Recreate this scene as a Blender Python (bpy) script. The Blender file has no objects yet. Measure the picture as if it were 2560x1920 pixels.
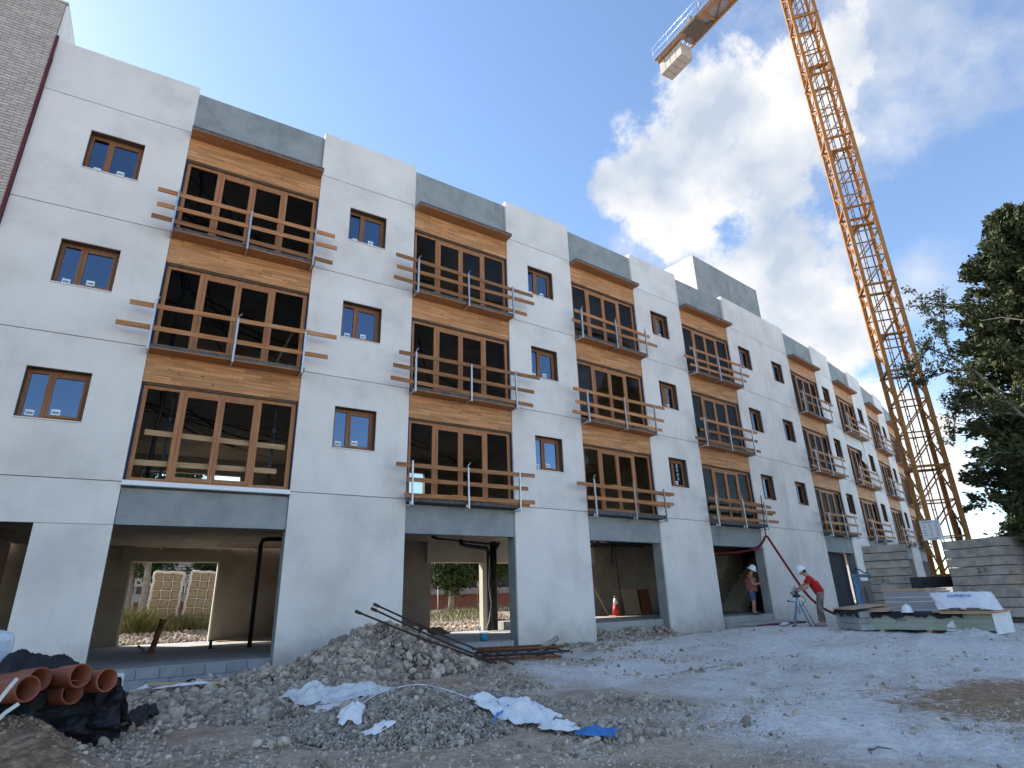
import bpy, bmesh, math, random
import numpy as np
from mathutils import Vector, Matrix, noise as mnoise

random.seed(7)
rng = np.random.default_rng(11)
S = bpy.context.scene
COL = S.collection
R = math.radians

# ------------------------------------------------------------------ camera
CAM_R = ((0.83733, -0.54588, -0.02991), (0.16475, 0.30412, -0.93828), (0.52129, 0.78072, 0.34459))
CAM_P = Vector((-3.1873, -14.2326, -2.4994))
cd = bpy.data.cameras.new('camera')
cam = bpy.data.objects.new('camera', cd)
COL.objects.link(cam)
cd.sensor_width = 36.0
cd.lens = 36.0 * 1466.5 / 2560.0
cd.clip_start = 0.05
cd.clip_end = 4000.0
rx, dn, fw = (Vector(v).normalized() for v in CAM_R)
mw = Matrix.Identity(4)
for i in range(3):
    mw[i][0], mw[i][1], mw[i][2], mw[i][3] = rx[i], -dn[i], -fw[i], CAM_P[i]
cam.matrix_world = mw
S.camera = cam

# ------------------------------------------------------------------ sky, clouds, sun, exposure
SUN_EL, SUN_AZ = R(38.0), R(-31.0)         # azimuth measured from +Y (behind the building) towards +X
sun_dir = Vector((math.sin(SUN_AZ) * math.cos(SUN_EL), math.cos(SUN_AZ) * math.cos(SUN_EL), math.sin(SUN_EL)))
world = bpy.data.worlds.new('World')
S.world = world
world.use_nodes = True
wn, wl = world.node_tree.nodes, world.node_tree.links
wn.clear()


def wnode(t, **kw):
    n = wn.new(t)
    for k, v in kw.items():
        setattr(n, k, v)
    return n


w_out = wnode('ShaderNodeOutputWorld')
w_bg = wnode('ShaderNodeBackground')
w_bg.inputs['Strength'].default_value = 0.10
sky = wnode('ShaderNodeTexSky', sky_type='NISHITA', sun_disc=False)
sky.sun_elevation = SUN_EL
sky.sun_rotation = SUN_AZ
sky.altitude = 50.0
sky.air_density = 1.0
sky.dust_density = 0.22
sky.ozone_density = 2.0
tc = wnode('ShaderNodeTexCoord')
# cloud masses: (direction, angular radius in degrees)
CLOUDS = [((0.603, 0.53, 0.597), 4.5), ((0.626, 0.473, 0.62), 6), ((0.651, 0.514, 0.559), 6.5), ((0.643, 0.404, 0.651), 6.5), ((0.681, 0.457, 0.572), 8),
          ((0.667, 0.336, 0.665), 7), ((0.705, 0.384, 0.597), 7.5), ((0.684, 0.284, 0.671), 6), ((0.719, 0.324, 0.616), 6), ((0.767, 0.449, 0.458), 6.5),
          ((0.793, 0.397, 0.463), 6.5), ((0.821, 0.409, 0.399), 7.5), ((0.846, 0.403, 0.349), 5.5), ((0.891, 0.38, 0.249), 4), ((0.924, 0.347, 0.163), 6),
          ((-0.85, -0.35, 0.35), 11), ((0.15, -0.30, 0.94), 10), ((-0.35, -0.93, 0.12), 10), ((0.50, -0.86, 0.10), 11), ((-0.75, 0.35, 0.55), 8)]  # this row: unseen clouds added for skylight, placed to keep window reflections blue
VEIL = [((0.686, 0.267, 0.677), 9), ((0.734, 0.298, 0.61), 8), ((0.705, 0.196, 0.681), 9), ((0.75, 0.233, 0.619), 6), ((0.742, 0.148, 0.654), 8),
          ((0.784, 0.124, 0.609), 5), ((0.782, 0.073, 0.619), 6.5), ((0.875, 0.278, 0.397), 4), ((0.638, 0.569, 0.519), 5), ((0.923, 0.335, 0.189), 7),
        ((0.60, -0.45, 0.66), 14), ((-0.55, -0.60, 0.58), 12), ((-0.2, 0.2, 0.96), 10)]
nz_warp = wnode('ShaderNodeTexNoise', noise_dimensions='3D')
nz_warp.inputs['Scale'].default_value = 8.5
nz_warp.inputs['Detail'].default_value = 10.0
nz_warp.inputs['Roughness'].default_value = 0.62
wl.new(tc.outputs['Generated'], nz_warp.inputs['Vector'])
def cloud_chain(items):
    prev = None
    for d, r in items:
        dp = wnode('ShaderNodeVectorMath', operation='DOT_PRODUCT')
        dp.inputs[1].default_value = Vector(d).normalized()
        wl.new(tc.outputs['Generated'], dp.inputs[0])
        mr = wnode('ShaderNodeMapRange')
        mr.clamp = False
        mr.inputs['From Min'].default_value = math.cos(R(r))
        mr.inputs['From Max'].default_value = 1.0
        wl.new(dp.outputs['Value'], mr.inputs['Value'])
        if prev is None:
            prev = mr.outputs['Result']
        else:
            mx = wnode('ShaderNodeMath', operation='SMOOTH_MAX')
            mx.inputs[2].default_value = 0.25
            wl.new(prev, mx.inputs[0])
            wl.new(mr.outputs['Result'], mx.inputs[1])
            prev = mx.outputs[0]
    cl = wnode('ShaderNodeMath', operation='MAXIMUM')
    cl.inputs[1].default_value = -1.0
    wl.new(prev, cl.inputs[0])
    return cl.outputs[0]


def cloud_density(base, gain, lo, hi, top):
    nm = wnode('ShaderNodeMath', operation='MULTIPLY_ADD')
    nm.inputs[1].default_value = gain
    nm.inputs[2].default_value = -gain / 2
    wl.new(nz_warp.outputs['Fac'], nm.inputs[0])
    ad = wnode('ShaderNodeMath', operation='ADD')
    wl.new(base, ad.inputs[0])
    wl.new(nm.outputs[0], ad.inputs[1])
    de = wnode('ShaderNodeMapRange', interpolation_type='SMOOTHSTEP')
    de.inputs['From Min'].default_value = lo
    de.inputs['From Max'].default_value = hi
    de.inputs['To Max'].default_value = top
    wl.new(ad.outputs[0], de.inputs['Value'])
    return de.outputs['Result']


d_cum = cloud_density(cloud_chain(CLOUDS), 3.3, 0.22, 0.80, 0.97)
d_veil = cloud_density(cloud_chain(VEIL), 3.2, -0.05, 1.6, 0.66)
dens = wnode('ShaderNodeMath', operation='MAXIMUM')
wl.new(d_cum, dens.inputs[0])
wl.new(d_veil, dens.inputs[1])
# soft light and dark masses inside the cloud
nz_sh = wnode('ShaderNodeTexNoise', noise_dimensions='3D')
nz_sh.inputs['Scale'].default_value = 6.5
nz_sh.inputs['Detail'].default_value = 6.0
nz_sh.inputs['Roughness'].default_value = 0.5
mp = wnode('ShaderNodeMapping')
mp.inputs['Location'].default_value = (3.1, 1.7, 0.4)
wl.new(tc.outputs['Generated'], mp.inputs['Vector'])
wl.new(mp.outputs['Vector'], nz_sh.inputs['Vector'])
cr = wnode('ShaderNodeValToRGB')
cr.color_ramp.elements[0].position = 0.36
cr.color_ramp.elements[0].color = (2.05, 2.35, 2.8, 1)
cr.color_ramp.elements[1].position = 0.60
cr.color_ramp.elements[1].color = (3.9, 3.82, 3.74, 1)
wl.new(nz_sh.outputs['Fac'], cr.inputs['Fac'])
mixc = wnode('ShaderNodeMix', data_type='RGBA')
wl.new(dens.outputs[0], mixc.inputs['Factor'])
wl.new(sky.outputs['Color'], mixc.inputs['A'])
wl.new(cr.outputs['Color'], mixc.inputs['B'])
wl.new(mixc.outputs['Result'], w_bg.inputs['Color'])
wl.new(w_bg.outputs['Background'], w_out.inputs['Surface'])

sl = bpy.data.lights.new('sun', 'SUN')
sl.energy = 3.2
sl.angle = R(0.53)
sl.color = (1.0, 0.93, 0.82)
so = bpy.data.objects.new('sun', sl)
COL.objects.link(so)
so.location = (-10, 30, 40)
so.rotation_euler = sun_dir.to_track_quat('Z', 'Y').to_euler()

S.view_settings.view_transform = 'Standard'
S.view_settings.look = 'None'
S.view_settings.exposure = 1.54
S.view_settings.gamma = 1.0
S.view_settings.use_curve_mapping = False
S.render.engine = 'CYCLES'
S.cycles.max_bounces = 5
S.cycles.adaptive_threshold = 0.02
S.cycles.diffuse_bounces = 3
world.cycles.sampling_method = 'MANUAL'
world.cycles.sample_map_resolution = 512
S.cycles.transparent_max_bounces = 12
S.cycles.caustics_reflective = False
S.cycles.caustics_refractive = False
S.cycles.use_denoising = True

# ------------------------------------------------------------------ helpers: materials
MATS = {}


def mat(name, cols, scale=3.0, rough=0.8, detail=6.0, nrough=0.6, bump=0.0, bscale=40.0, metal=0.0, stretch=(1, 1, 1),
        rnd=0.0, coord='Object', spec=0.35, ramp=(0.32, 0.68), island=False, extra=None):
    """Principled material: a ramp of colours over a noise, fine bump, optional per-object variation."""
    m = bpy.data.materials.new(name)
    m.use_nodes = True
    nt = m.node_tree
    n, l = nt.nodes, nt.links
    p = n['Principled BSDF']
    p.inputs['Roughness'].default_value = rough
    p.inputs['Metallic'].default_value = metal
    p.inputs['Specular IOR Level'].default_value = spec
    t = n.new('ShaderNodeTexCoord')
    mpn = n.new('ShaderNodeMapping')
    mpn.inputs['Scale'].default_value = stretch
    l.new(t.outputs[coord], mpn.inputs['Vector'])
    vec = mpn.outputs['Vector']
    oi = n.new('ShaderNodeObjectInfo')
    ofs = n.new('ShaderNodeVectorMath')
    ofs.operation = 'MULTIPLY_ADD'
    cmb = n.new('ShaderNodeCombineXYZ')
    for k in range(3):
        l.new(oi.outputs['Random'], cmb.inputs[k])
    ofs.inputs[1].default_value = (37.0, 19.0, 53.0)
    l.new(cmb.outputs[0], ofs.inputs[0])
    l.new(vec, ofs.inputs[2])
    vec = ofs.outputs[0]
    nz = n.new('ShaderNodeTexNoise')
    nz.inputs['Scale'].default_value = scale
    nz.inputs['Detail'].default_value = detail
    nz.inputs['Roughness'].default_value = nrough
    l.new(vec, nz.inputs['Vector'])
    rp = n.new('ShaderNodeValToRGB')
    e = rp.color_ramp.elements
    k = len(cols)
    while len(e) < k:
        e.new(0.5)
    for i, c in enumerate(cols):
        e[i].position = ramp[0] + (ramp[1] - ramp[0]) * (i / max(1, k - 1))
        e[i].color = (*c, 1)
    l.new(nz.outputs['Fac'], rp.inputs['Fac'])
    col = rp.outputs['Color']
    if rnd > 0:
        src = oi.outputs['Random']
        if island:
            ge = n.new('ShaderNodeNewGeometry')
            a = n.new('ShaderNodeMath')
            a.operation = 'ADD'
            l.new(src, a.inputs[0])
            l.new(ge.outputs['Random Per Island'], a.inputs[1])
            f = n.new('ShaderNodeMath')
            f.operation = 'FRACT'
            l.new(a.outputs[0], f.inputs[0])
            src = f.outputs[0]
        mr_ = n.new('ShaderNodeMapRange')
        mr_.inputs['To Min'].default_value = 1.0 - rnd
        mr_.inputs['To Max'].default_value = 1.0 + rnd
        l.new(src, mr_.inputs['Value'])
        hs = n.new('ShaderNodeHueSaturation')
        l.new(mr_.outputs['Result'], hs.inputs['Value'])
        l.new(col, hs.inputs['Color'])
        col = hs.outputs['Color']
    if extra:
        col = extra(nt, col, vec, t)
    l.new(col, p.inputs['Base Color'])
    if bump > 0:
        nb = n.new('ShaderNodeTexNoise')
        nb.inputs['Scale'].default_value = bscale
        nb.inputs['Detail'].default_value = 5.0
        l.new(vec, nb.inputs['Vector'])
        b = n.new('ShaderNodeBump')
        b.inputs['Strength'].default_value = bump
        b.inputs['Distance'].default_value = 0.02
        l.new(nb.outputs['Fac'], b.inputs['Height'])
        l.new(b.outputs['Normal'], p.inputs['Normal'])
    MATS[name] = m
    return m


def streaks(amount, scale_h=2.2, tint=(0.42, 0.41, 0.39)):
    """Rain-run stains: noise stretched down the wall, mixed in as dirt."""
    def f(nt, col, vec, t):
        n, l = nt.nodes, nt.links
        mp_ = n.new('ShaderNodeMapping')
        mp_.inputs['Scale'].default_value = (scale_h, scale_h, 0.18)
        l.new(vec, mp_.inputs['Vector'])
        nz = n.new('ShaderNodeTexNoise')
        nz.inputs['Scale'].default_value = 2.0
        nz.inputs['Detail'].default_value = 8.0
        nz.inputs['Roughness'].default_value = 0.7
        l.new(mp_.outputs['Vector'], nz.inputs['Vector'])
        mr_ = n.new('ShaderNodeMapRange')
        mr_.inputs['From Min'].default_value = 0.52
        mr_.inputs['From Max'].default_value = 0.85
        mr_.inputs['To Max'].default_value = amount
        l.new(nz.outputs['Fac'], mr_.inputs['Value'])
        mx_ = n.new('ShaderNodeMix')
        mx_.data_type = 'RGBA'
        l.new(mr_.outputs['Result'], mx_.inputs['Factor'])
        l.new(col, mx_.inputs['A'])
        mx_.inputs['B'].default_value = (*tint, 1)
        return mx_.outputs['Result']
    return f


def facade_wear(nt, col, vec, t):
    """Rain streaks, faint patching and dust splashed up from the ground."""
    n, l = nt.nodes, nt.links
    col = streaks(0.17)(nt, col, vec, t)
    sp = n.new('ShaderNodeSeparateXYZ')
    l.new(t.outputs['Object'], sp.inputs[0])
    nz = n.new('ShaderNodeTexNoise')
    nz.inputs['Scale'].default_value = 3.0
    nz.inputs['Detail'].default_value = 9.0
    nz.inputs['Roughness'].default_value = 0.7
    l.new(vec, nz.inputs['Vector'])
    ma = n.new('ShaderNodeMath')
    ma.operation = 'MULTIPLY_ADD'
    ma.inputs[1].default_value = -1.5
    l.new(nz.outputs['Fac'], ma.inputs[0])
    l.new(sp.outputs['Z'], ma.inputs[2])
    mr_ = n.new('ShaderNodeMapRange')
    mr_.inputs['From Min'].default_value = -4.45
    mr_.inputs['From Max'].default_value = -3.75
    mr_.inputs['To Min'].default_value = 0.70
    mr_.inputs['To Max'].default_value = 0.0
    l.new(ma.outputs[0], mr_.inputs['Value'])
    mx_ = n.new('ShaderNodeMix')
    mx_.data_type = 'RGBA'
    l.new(mr_.outputs['Result'], mx_.inputs['Factor'])
    l.new(col, mx_.inputs['A'])
    mx_.inputs['B'].default_value = (0.46, 0.42, 0.36, 1)
    # small scuffs and filler marks
    vo = n.new('ShaderNodeTexVoronoi')
    vo.inputs['Scale'].default_value = 1.3
    l.new(vec, vo.inputs['Vector'])
    m2 = n.new('ShaderNodeMapRange')
    m2.inputs['From Min'].default_value = 0.02
    m2.inputs['From Max'].default_value = 0.10
    m2.inputs['To Min'].default_value = 0.30
    m2.inputs['To Max'].default_value = 0.0
    l.new(vo.outputs['Distance'], m2.inputs['Value'])
    m3 = n.new('ShaderNodeMix')
    m3.data_type = 'RGBA'
    l.new(m2.outputs['Result'], m3.inputs['Factor'])
    l.new(mx_.outputs['Result'], m3.inputs['A'])
    m3.inputs['B'].default_value = (0.66, 0.64, 0.60, 1)
    return m3.outputs['Result']


def knots(nt, col, vec, t):
    """Timber: board seams every 9 cm, staves and dark knots."""
    n, l = nt.nodes, nt.links
    br = n.new('ShaderNodeTexBrick')
    br.offset = 0.37
    br.inputs['Scale'].default_value = 1.0
    br.inputs['Brick Width'].default_value = 0.62
    br.inputs['Row Height'].default_value = 0.088
    br.inputs['Mortar Size'].default_value = 0.003
    br.inputs['Color1'].default_value = (0.76, 0.75, 0.74, 1)
    br.inputs['Color2'].default_value = (1.16, 1.15, 1.14, 1)
    br.inputs['Mortar'].default_value = (0.55, 0.55, 0.55, 1)
    sp = n.new('ShaderNodeSeparateXYZ')
    inv = n.new('ShaderNodeVectorMath')
    inv.operation = 'DIVIDE'
    inv.inputs[1].default_value = (0.35, 1, 7)
    l.new(vec, inv.inputs[0])
    vec = inv.outputs[0]
    l.new(vec, sp.inputs[0])
    cb = n.new('ShaderNodeCombineXYZ')
    l.new(sp.outputs['X'], cb.inputs['X'])
    l.new(sp.outputs['Z'], cb.inputs['Y'])
    l.new(cb.outputs[0], br.inputs['Vector'])
    mu = n.new('ShaderNodeMix')
    mu.data_type = 'RGBA'
    mu.blend_type = 'MULTIPLY'
    mu.inputs['Factor'].default_value = 1.0
    l.new(col, mu.inputs['A'])
    l.new(br.outputs['Color'], mu.inputs['B'])
    vo = n.new('ShaderNodeTexVoronoi')
    vo.inputs['Scale'].default_value = 4.2
    mp_ = n.new('ShaderNodeMapping')
    mp_.inputs['Scale'].default_value = (0.6, 1.0, 1.25)
    l.new(vec, mp_.inputs['Vector'])
    l.new(mp_.outputs[0], vo.inputs['Vector'])
    mr_ = n.new('ShaderNodeMapRange')
    mr_.inputs['From Min'].default_value = 0.07
    mr_.inputs['From Max'].default_value = 0.13
    mr_.inputs['To Min'].default_value = 0.75
    mr_.inputs['To Max'].default_value = 0.0
    l.new(vo.outputs['Distance'], mr_.inputs['Value'])
    mx_ = n.new('ShaderNodeMix')
    mx_.data_type = 'RGBA'
    l.new(mr_.outputs['Result'], mx_.inputs['Factor'])
    l.new(mu.outputs['Result'], mx_.inputs['A'])
    mx_.inputs['B'].default_value = (0.13, 0.055, 0.02, 1)
    return mx_.outputs['Result']


def glass_mat(name, refl, tint, trans=0.75, tcol=(0.7, 0.75, 0.75)):
    m = bpy.data.materials.new(name)
    m.use_nodes = True
    nt = m.node_tree
    n, l = nt.nodes, nt.links
    n.clear()
    out = n.new('ShaderNodeOutputMaterial')
    tr = n.new('ShaderNodeBsdfTransparent')
    tr.inputs['Color'].default_value = (*tcol, 1)
    gl = n.new('ShaderNodeBsdfGlossy')
    gl.inputs['Roughness'].default_value = 0.015
    gl.inputs['Color'].default_value = (*tint, 1)
    fr = n.new('ShaderNodeFresnel')
    fr.inputs['IOR'].default_value = 1.5
    mu = n.new('ShaderNodeMath')
    mu.operation = 'MULTIPLY_ADD'
    mu.inputs[1].default_value = refl[0]
    mu.inputs[2].default_value = refl[1]
    mu.use_clamp = True
    l.new(fr.outputs[0], mu.inputs[0])
    mx_ = n.new('ShaderNodeMixShader')
    l.new(mu.outputs[0], mx_.inputs[0])
    l.new(tr.outputs[0], mx_.inputs[1])
    l.new(gl.outputs[0], mx_.inputs[2])
    l.new(mx_.outputs[0], out.inputs['Surface'])
    MATS[name] = m
    return m


mat('white_concrete', [(0.65, 0.62, 0.58), (0.765, 0.732, 0.69), (0.82, 0.785, 0.742)], scale=0.8, rough=0.9, bump=0.3, bscale=120, detail=9, rnd=0.03, extra=facade_wear)
mat('grey_concrete', [(0.22, 0.245, 0.25), (0.28, 0.305, 0.31), (0.33, 0.35, 0.355)], scale=1.6, rough=0.85, bump=0.2, bscale=60, extra=streaks(0.35, 1.4, (0.45, 0.47, 0.48)))
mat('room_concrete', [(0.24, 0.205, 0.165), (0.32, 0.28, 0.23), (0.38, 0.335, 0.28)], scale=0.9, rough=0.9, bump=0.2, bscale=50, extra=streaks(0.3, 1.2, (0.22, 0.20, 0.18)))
mat('pale_room', [(0.55, 0.50, 0.42), (0.62, 0.57, 0.48)], scale=1.0, rough=0.9)
mat('slab_floor', [(0.33, 0.32, 0.30), (0.42, 0.41, 0.39), (0.46, 0.45, 0.43)], scale=1.3, rough=0.75, bump=0.15, bscale=30)
mat('joint_dark', [(0.10, 0.10, 0.105), (0.15, 0.15, 0.15)], rough=0.95)
mat('block_grey', [(0.30, 0.32, 0.33), (0.40, 0.41, 0.42)], scale=6, rough=0.95, bump=0.5, bscale=120, rnd=0.10)
mat('lintel_wood', [(0.42, 0.185, 0.068), (0.55, 0.27, 0.11), (0.66, 0.36, 0.165)], scale=3.0, stretch=(0.35, 1, 7), rough=0.62, bump=0.12, bscale=30, extra=knots, detail=8)
mat('frame_wood', [(0.19, 0.078, 0.034), (0.26, 0.115, 0.05), (0.31, 0.15, 0.07)], scale=5, stretch=(4, 4, 0.35), rough=0.55, bump=0.08, bscale=60, rnd=0.08)
mat('big_frame_wood', [(0.30, 0.122, 0.048), (0.38, 0.166, 0.068), (0.44, 0.21, 0.094)], scale=5, stretch=(4, 4, 0.35), rough=0.6, bump=0.08, bscale=60, rnd=0.07)
mat('plank_wood', [(0.27, 0.11, 0.042), (0.39, 0.175, 0.07), (0.50, 0.25, 0.11)], scale=4, stretch=(0.35, 5, 5), rough=0.75, bump=0.25, bscale=50, rnd=0.34, extra=streaks(0.5, 3.0, (0.20, 0.12, 0.065)))
mat('raw_wood', [(0.44, 0.255, 0.13), (0.54, 0.335, 0.18), (0.60, 0.40, 0.235)], scale=4, stretch=(0.5, 5, 5), rough=0.8, bump=0.2, bscale=60, rnd=0.15)
mat('plywood_under', [(0.30, 0.14, 0.06), (0.42, 0.21, 0.095)], scale=3, stretch=(0.4, 4, 4), rough=0.7)
mat('bitumen', [(0.055, 0.055, 0.06), (0.10, 0.10, 0.105), (0.15, 0.15, 0.15)], scale=9, rough=0.85, bump=0.4, bscale=40)
mat('reveal_dark', [(0.075, 0.055, 0.04), (0.13, 0.10, 0.075)], scale=5, rough=0.9)
mat('membrane_blue', [(0.015, 0.02, 0.045), (0.03, 0.04, 0.08)], scale=6, rough=0.7)
mat('galvanised', [(0.42, 0.45, 0.47), (0.58, 0.61, 0.63)], scale=12, rough=0.42, metal=0.75, rnd=0.1)
mat('white_metal', [(0.74, 0.76, 0.77), (0.80, 0.81, 0.82)], rough=0.4)
mat('label_white', [(0.78, 0.80, 0.80), (0.82, 0.83, 0.82)], rough=0.6)
mat('label_teal', [(0.10, 0.28, 0.36), (0.14, 0.34, 0.42)], rough=0.6)
mat('black_pipe', [(0.010, 0.010, 0.011), (0.022, 0.022, 0.024)], rough=0.5)
mat('dark_steel', [(0.03, 0.035, 0.05), (0.06, 0.065, 0.08)], rough=0.5, metal=0.3)
mat('rust', [(0.10, 0.04, 0.02), (0.19, 0.075, 0.03), (0.27, 0.12, 0.05)], scale=14, rough=0.9, bump=0.4, bscale=80)
mat('rebar', [(0.045, 0.030, 0.026), (0.085, 0.055, 0.045)], scale=20, rough=0.85, bump=0.4, bscale=120)
mat('crane_yellow', [(0.32, 0.136, 0.036), (0.39, 0.174, 0.046), (0.44, 0.208, 0.06)], scale=4, rough=0.5, rnd=0.05, detail=8, extra=streaks(0.35, 3.0, (0.22, 0.09, 0.03)))
mat('crane_dark', [(0.10, 0.08, 0.07), (0.16, 0.12, 0.10)], scale=6, rough=0.7)
mat('deck_grey', [(0.30, 0.27, 0.28), (0.40, 0.37, 0.38)], scale=5, rough=0.7)
mat('ballast', [(0.29, 0.25, 0.21), (0.41, 0.365, 0.315), (0.50, 0.455, 0.40)], scale=2.6, rough=0.95, bump=0.45, bscale=45, rnd=0.10, extra=streaks(0.65, 1.6, (0.17, 0.15, 0.125)))
mat('counter_concrete', [(0.40, 0.36, 0.33), (0.50, 0.46, 0.42)], scale=3, rough=0.95, bump=0.3, bscale=30, rnd=0.06)
mat('ink', [(0.03, 0.03, 0.03), (0.06, 0.055, 0.05)], rough=0.9)
mat('ink_blue', [(0.06, 0.20, 0.50), (0.10, 0.28, 0.60)], rough=0.6)
mat('ink_green', [(0.06, 0.13, 0.07), (0.09, 0.17, 0.10)], rough=0.8)
mat('sign_white', [(0.66, 0.68, 0.68), (0.74, 0.75, 0.75)], scale=4, rough=0.5)
mat('board_green', [(0.33, 0.38, 0.31), (0.42, 0.47, 0.39)], scale=3, rough=0.9, rnd=0.14, stretch=(1, 1, 1))
mat('board_grey', [(0.27, 0.265, 0.275), (0.33, 0.325, 0.335)], scale=3, rough=0.9, rnd=0.07)
mat('strap_white', [(0.66, 0.67, 0.68), (0.74, 0.75, 0.76)], rough=0.6)
mat('film_white', [(0.70, 0.73, 0.76), (0.80, 0.82, 0.84)], scale=7, rough=0.35, spec=0.5)
mat('sack_white', [(0.62, 0.66, 0.70), (0.74, 0.77, 0.80), (0.80, 0.82, 0.84)], scale=5, rough=0.7, bump=0.3, bscale=200)
mat('sheet_grey', [(0.52, 0.54, 0.53), (0.64, 0.66, 0.66), (0.70, 0.71, 0.71)], scale=4, rough=0.55)
mat('film_blue', [(0.42, 0.52, 0.62), (0.62, 0.70, 0.77)], scale=6, rough=0.3, spec=0.5)
mat('cloth_blue', [(0.03, 0.13, 0.36), (0.06, 0.22, 0.52)], scale=7, rough=0.8)
mat('black_fabric', [(0.006, 0.007, 0.010), (0.011, 0.012, 0.016), (0.022, 0.024, 0.03)], scale=5, rough=0.6, bump=0.5, bscale=40)
mat('pvc_orange', [(0.235, 0.068, 0.034), (0.29, 0.086, 0.044)], scale=3, rough=0.5, rnd=0.07, extra=streaks(0.55, 4.0, (0.36, 0.24, 0.18)))
mat('webbing', [(0.62, 0.61, 0.57), (0.70, 0.69, 0.65)], rough=0.8)
mat('cardboard', [(0.40, 0.29, 0.19), (0.50, 0.37, 0.25)], scale=3, rough=0.9)
mat('steel_blue', [(0.05, 0.15, 0.30), (0.10, 0.24, 0.42), (0.20, 0.32, 0.46)], scale=7, rough=0.55, bump=0.1, bscale=40)
mat('tarp_navy', [(0.010, 0.014, 0.028), (0.022, 0.028, 0.048)], scale=3, rough=0.6)
mat('hose_red', [(0.15, 0.010, 0.018), (0.20, 0.016, 0.024)], rough=0.5)
mat('hose_purple', [(0.10, 0.022, 0.05), (0.15, 0.035, 0.07)], rough=0.5)
mat('rope_dark', [(0.05, 0.03, 0.04), (0.08, 0.05, 0.055)], rough=0.9)
mat('skin', [(0.42, 0.22, 0.15), (0.48, 0.26, 0.18)], rough=0.55)
mat('shirt_red', [(0.34, 0.010, 0.010), (0.46, 0.016, 0.015)], scale=9, rough=0.85, bump=0.9, bscale=9)
mat('shirt_pink', [(0.25, 0.085, 0.072), (0.34, 0.125, 0.105)], scale=9, rough=0.9, bump=0.9, bscale=9)
mat('trousers_grey', [(0.045, 0.042, 0.045), (0.17, 0.15, 0.14), (0.27, 0.24, 0.22)], scale=5, rough=0.95, bump=0.9, bscale=10)
mat('shorts_blue', [(0.05, 0.09, 0.19), (0.07, 0.12, 0.24)], scale=6, rough=0.9)
mat('helmet_white', [(0.76, 0.78, 0.80), (0.82, 0.83, 0.84)], rough=0.3, spec=0.5)
mat('shoe_dark', [(0.03, 0.028, 0.028), (0.06, 0.055, 0.05)], rough=0.8)
mat('boot_dusty', [(0.26, 0.24, 0.22), (0.36, 0.33, 0.30)], rough=0.9)
mat('hair_dark', [(0.012, 0.010, 0.008), (0.025, 0.02, 0.016)], rough=0.8)
mat('cone_red', [(0.42, 0.045, 0.03), (0.50, 0.07, 0.045)], rough=0.5)
mat('teal_plastic', [(0.02, 0.20, 0.28), (0.04, 0.28, 0.36)], rough=0.5)
mat('mortar', [(0.24, 0.20, 0.18), (0.32, 0.28, 0.25)], scale=8, rough=0.95)
mat('brick_cream', [(0.44, 0.38, 0.34), (0.52, 0.46, 0.41), (0.57, 0.52, 0.47)], scale=5, rough=0.9, rnd=0.10, island=True)
mat('brick_red', [(0.22, 0.075, 0.05), (0.29, 0.10, 0.07)], scale=4, rough=0.9, rnd=0.1)
mat('flashing_red', [(0.09, 0.02, 0.025), (0.13, 0.03, 0.035)], rough=0.8)
mat('window_dark', [(0.012, 0.014, 0.017), (0.02, 0.023, 0.027)], rough=0.15)
mat('bark', [(0.10, 0.075, 0.055), (0.17, 0.135, 0.105), (0.24, 0.20, 0.16)], scale=8, stretch=(4, 4, 0.6), rough=0.95, bump=0.6, bscale=25)
mat('bark_pale', [(0.24, 0.22, 0.20), (0.36, 0.34, 0.31)], scale=6, rough=0.95, bump=0.3, bscale=20)
mat('dead_wood', [(0.40, 0.33, 0.25), (0.50, 0.42, 0.33)], rough=0.9)
mat('cypress_leaf', [(0.032, 0.042, 0.018), (0.062, 0.076, 0.030), (0.105, 0.115, 0.050)], scale=1.6, rough=0.75, rnd=0.35, island=True)
mat('broad_leaf', [(0.035, 0.060, 0.018), (0.060, 0.095, 0.028)], scale=2.5, rough=0.7, rnd=0.35, island=True)
mat('yellow_leaf', [(0.10, 0.105, 0.030), (0.16, 0.15, 0.05)], scale=2.5, rough=0.7, rnd=0.3, island=True)
mat('weed', [(0.12, 0.135, 0.045), (0.20, 0.205, 0.08), (0.30, 0.27, 0.14)], scale=1.5, rough=0.8, rnd=0.3, island=True)
mat('hessian', [(0.31, 0.265, 0.195), (0.39, 0.34, 0.26)], scale=14, rough=0.95)
mat('netting', [(0.66, 0.65, 0.62), (0.74, 0.73, 0.70)], rough=0.8)
mat('stone', [(0.24, 0.185, 0.138), (0.37, 0.305, 0.24), (0.50, 0.43, 0.35)], scale=1.6, rough=0.8, bump=0.04, bscale=12, rnd=0.5, island=True)
mat('pebble', [(0.20, 0.168, 0.138), (0.33, 0.285, 0.238), (0.46, 0.405, 0.345)], scale=5, rough=0.85, rnd=0.45, island=True)
mat('gravel', [(0.36, 0.315, 0.265), (0.51, 0.455, 0.39), (0.63, 0.575, 0.51)], scale=2, rough=0.9, rnd=0.35, island=True)
mat('clod', [(0.16, 0.105, 0.065), (0.27, 0.19, 0.125), (0.37, 0.275, 0.19)], scale=6, rough=0.98, rnd=0.3, island=True)
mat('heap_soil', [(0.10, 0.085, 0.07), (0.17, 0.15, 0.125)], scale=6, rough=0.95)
mat('dust_white', [(0.46, 0.455, 0.45), (0.58, 0.575, 0.57)], scale=6, rough=1.0, bump=0.4, bscale=40)
glass_mat('glass_sky', (0.85, 0.16), (0.55, 0.74, 1.0), tcol=(0.35, 0.38, 0.42))
glass_mat('glass_bright', (0.03, 0.0), (0.9, 0.95, 1.0), tcol=(0.97, 0.98, 0.97))
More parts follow.
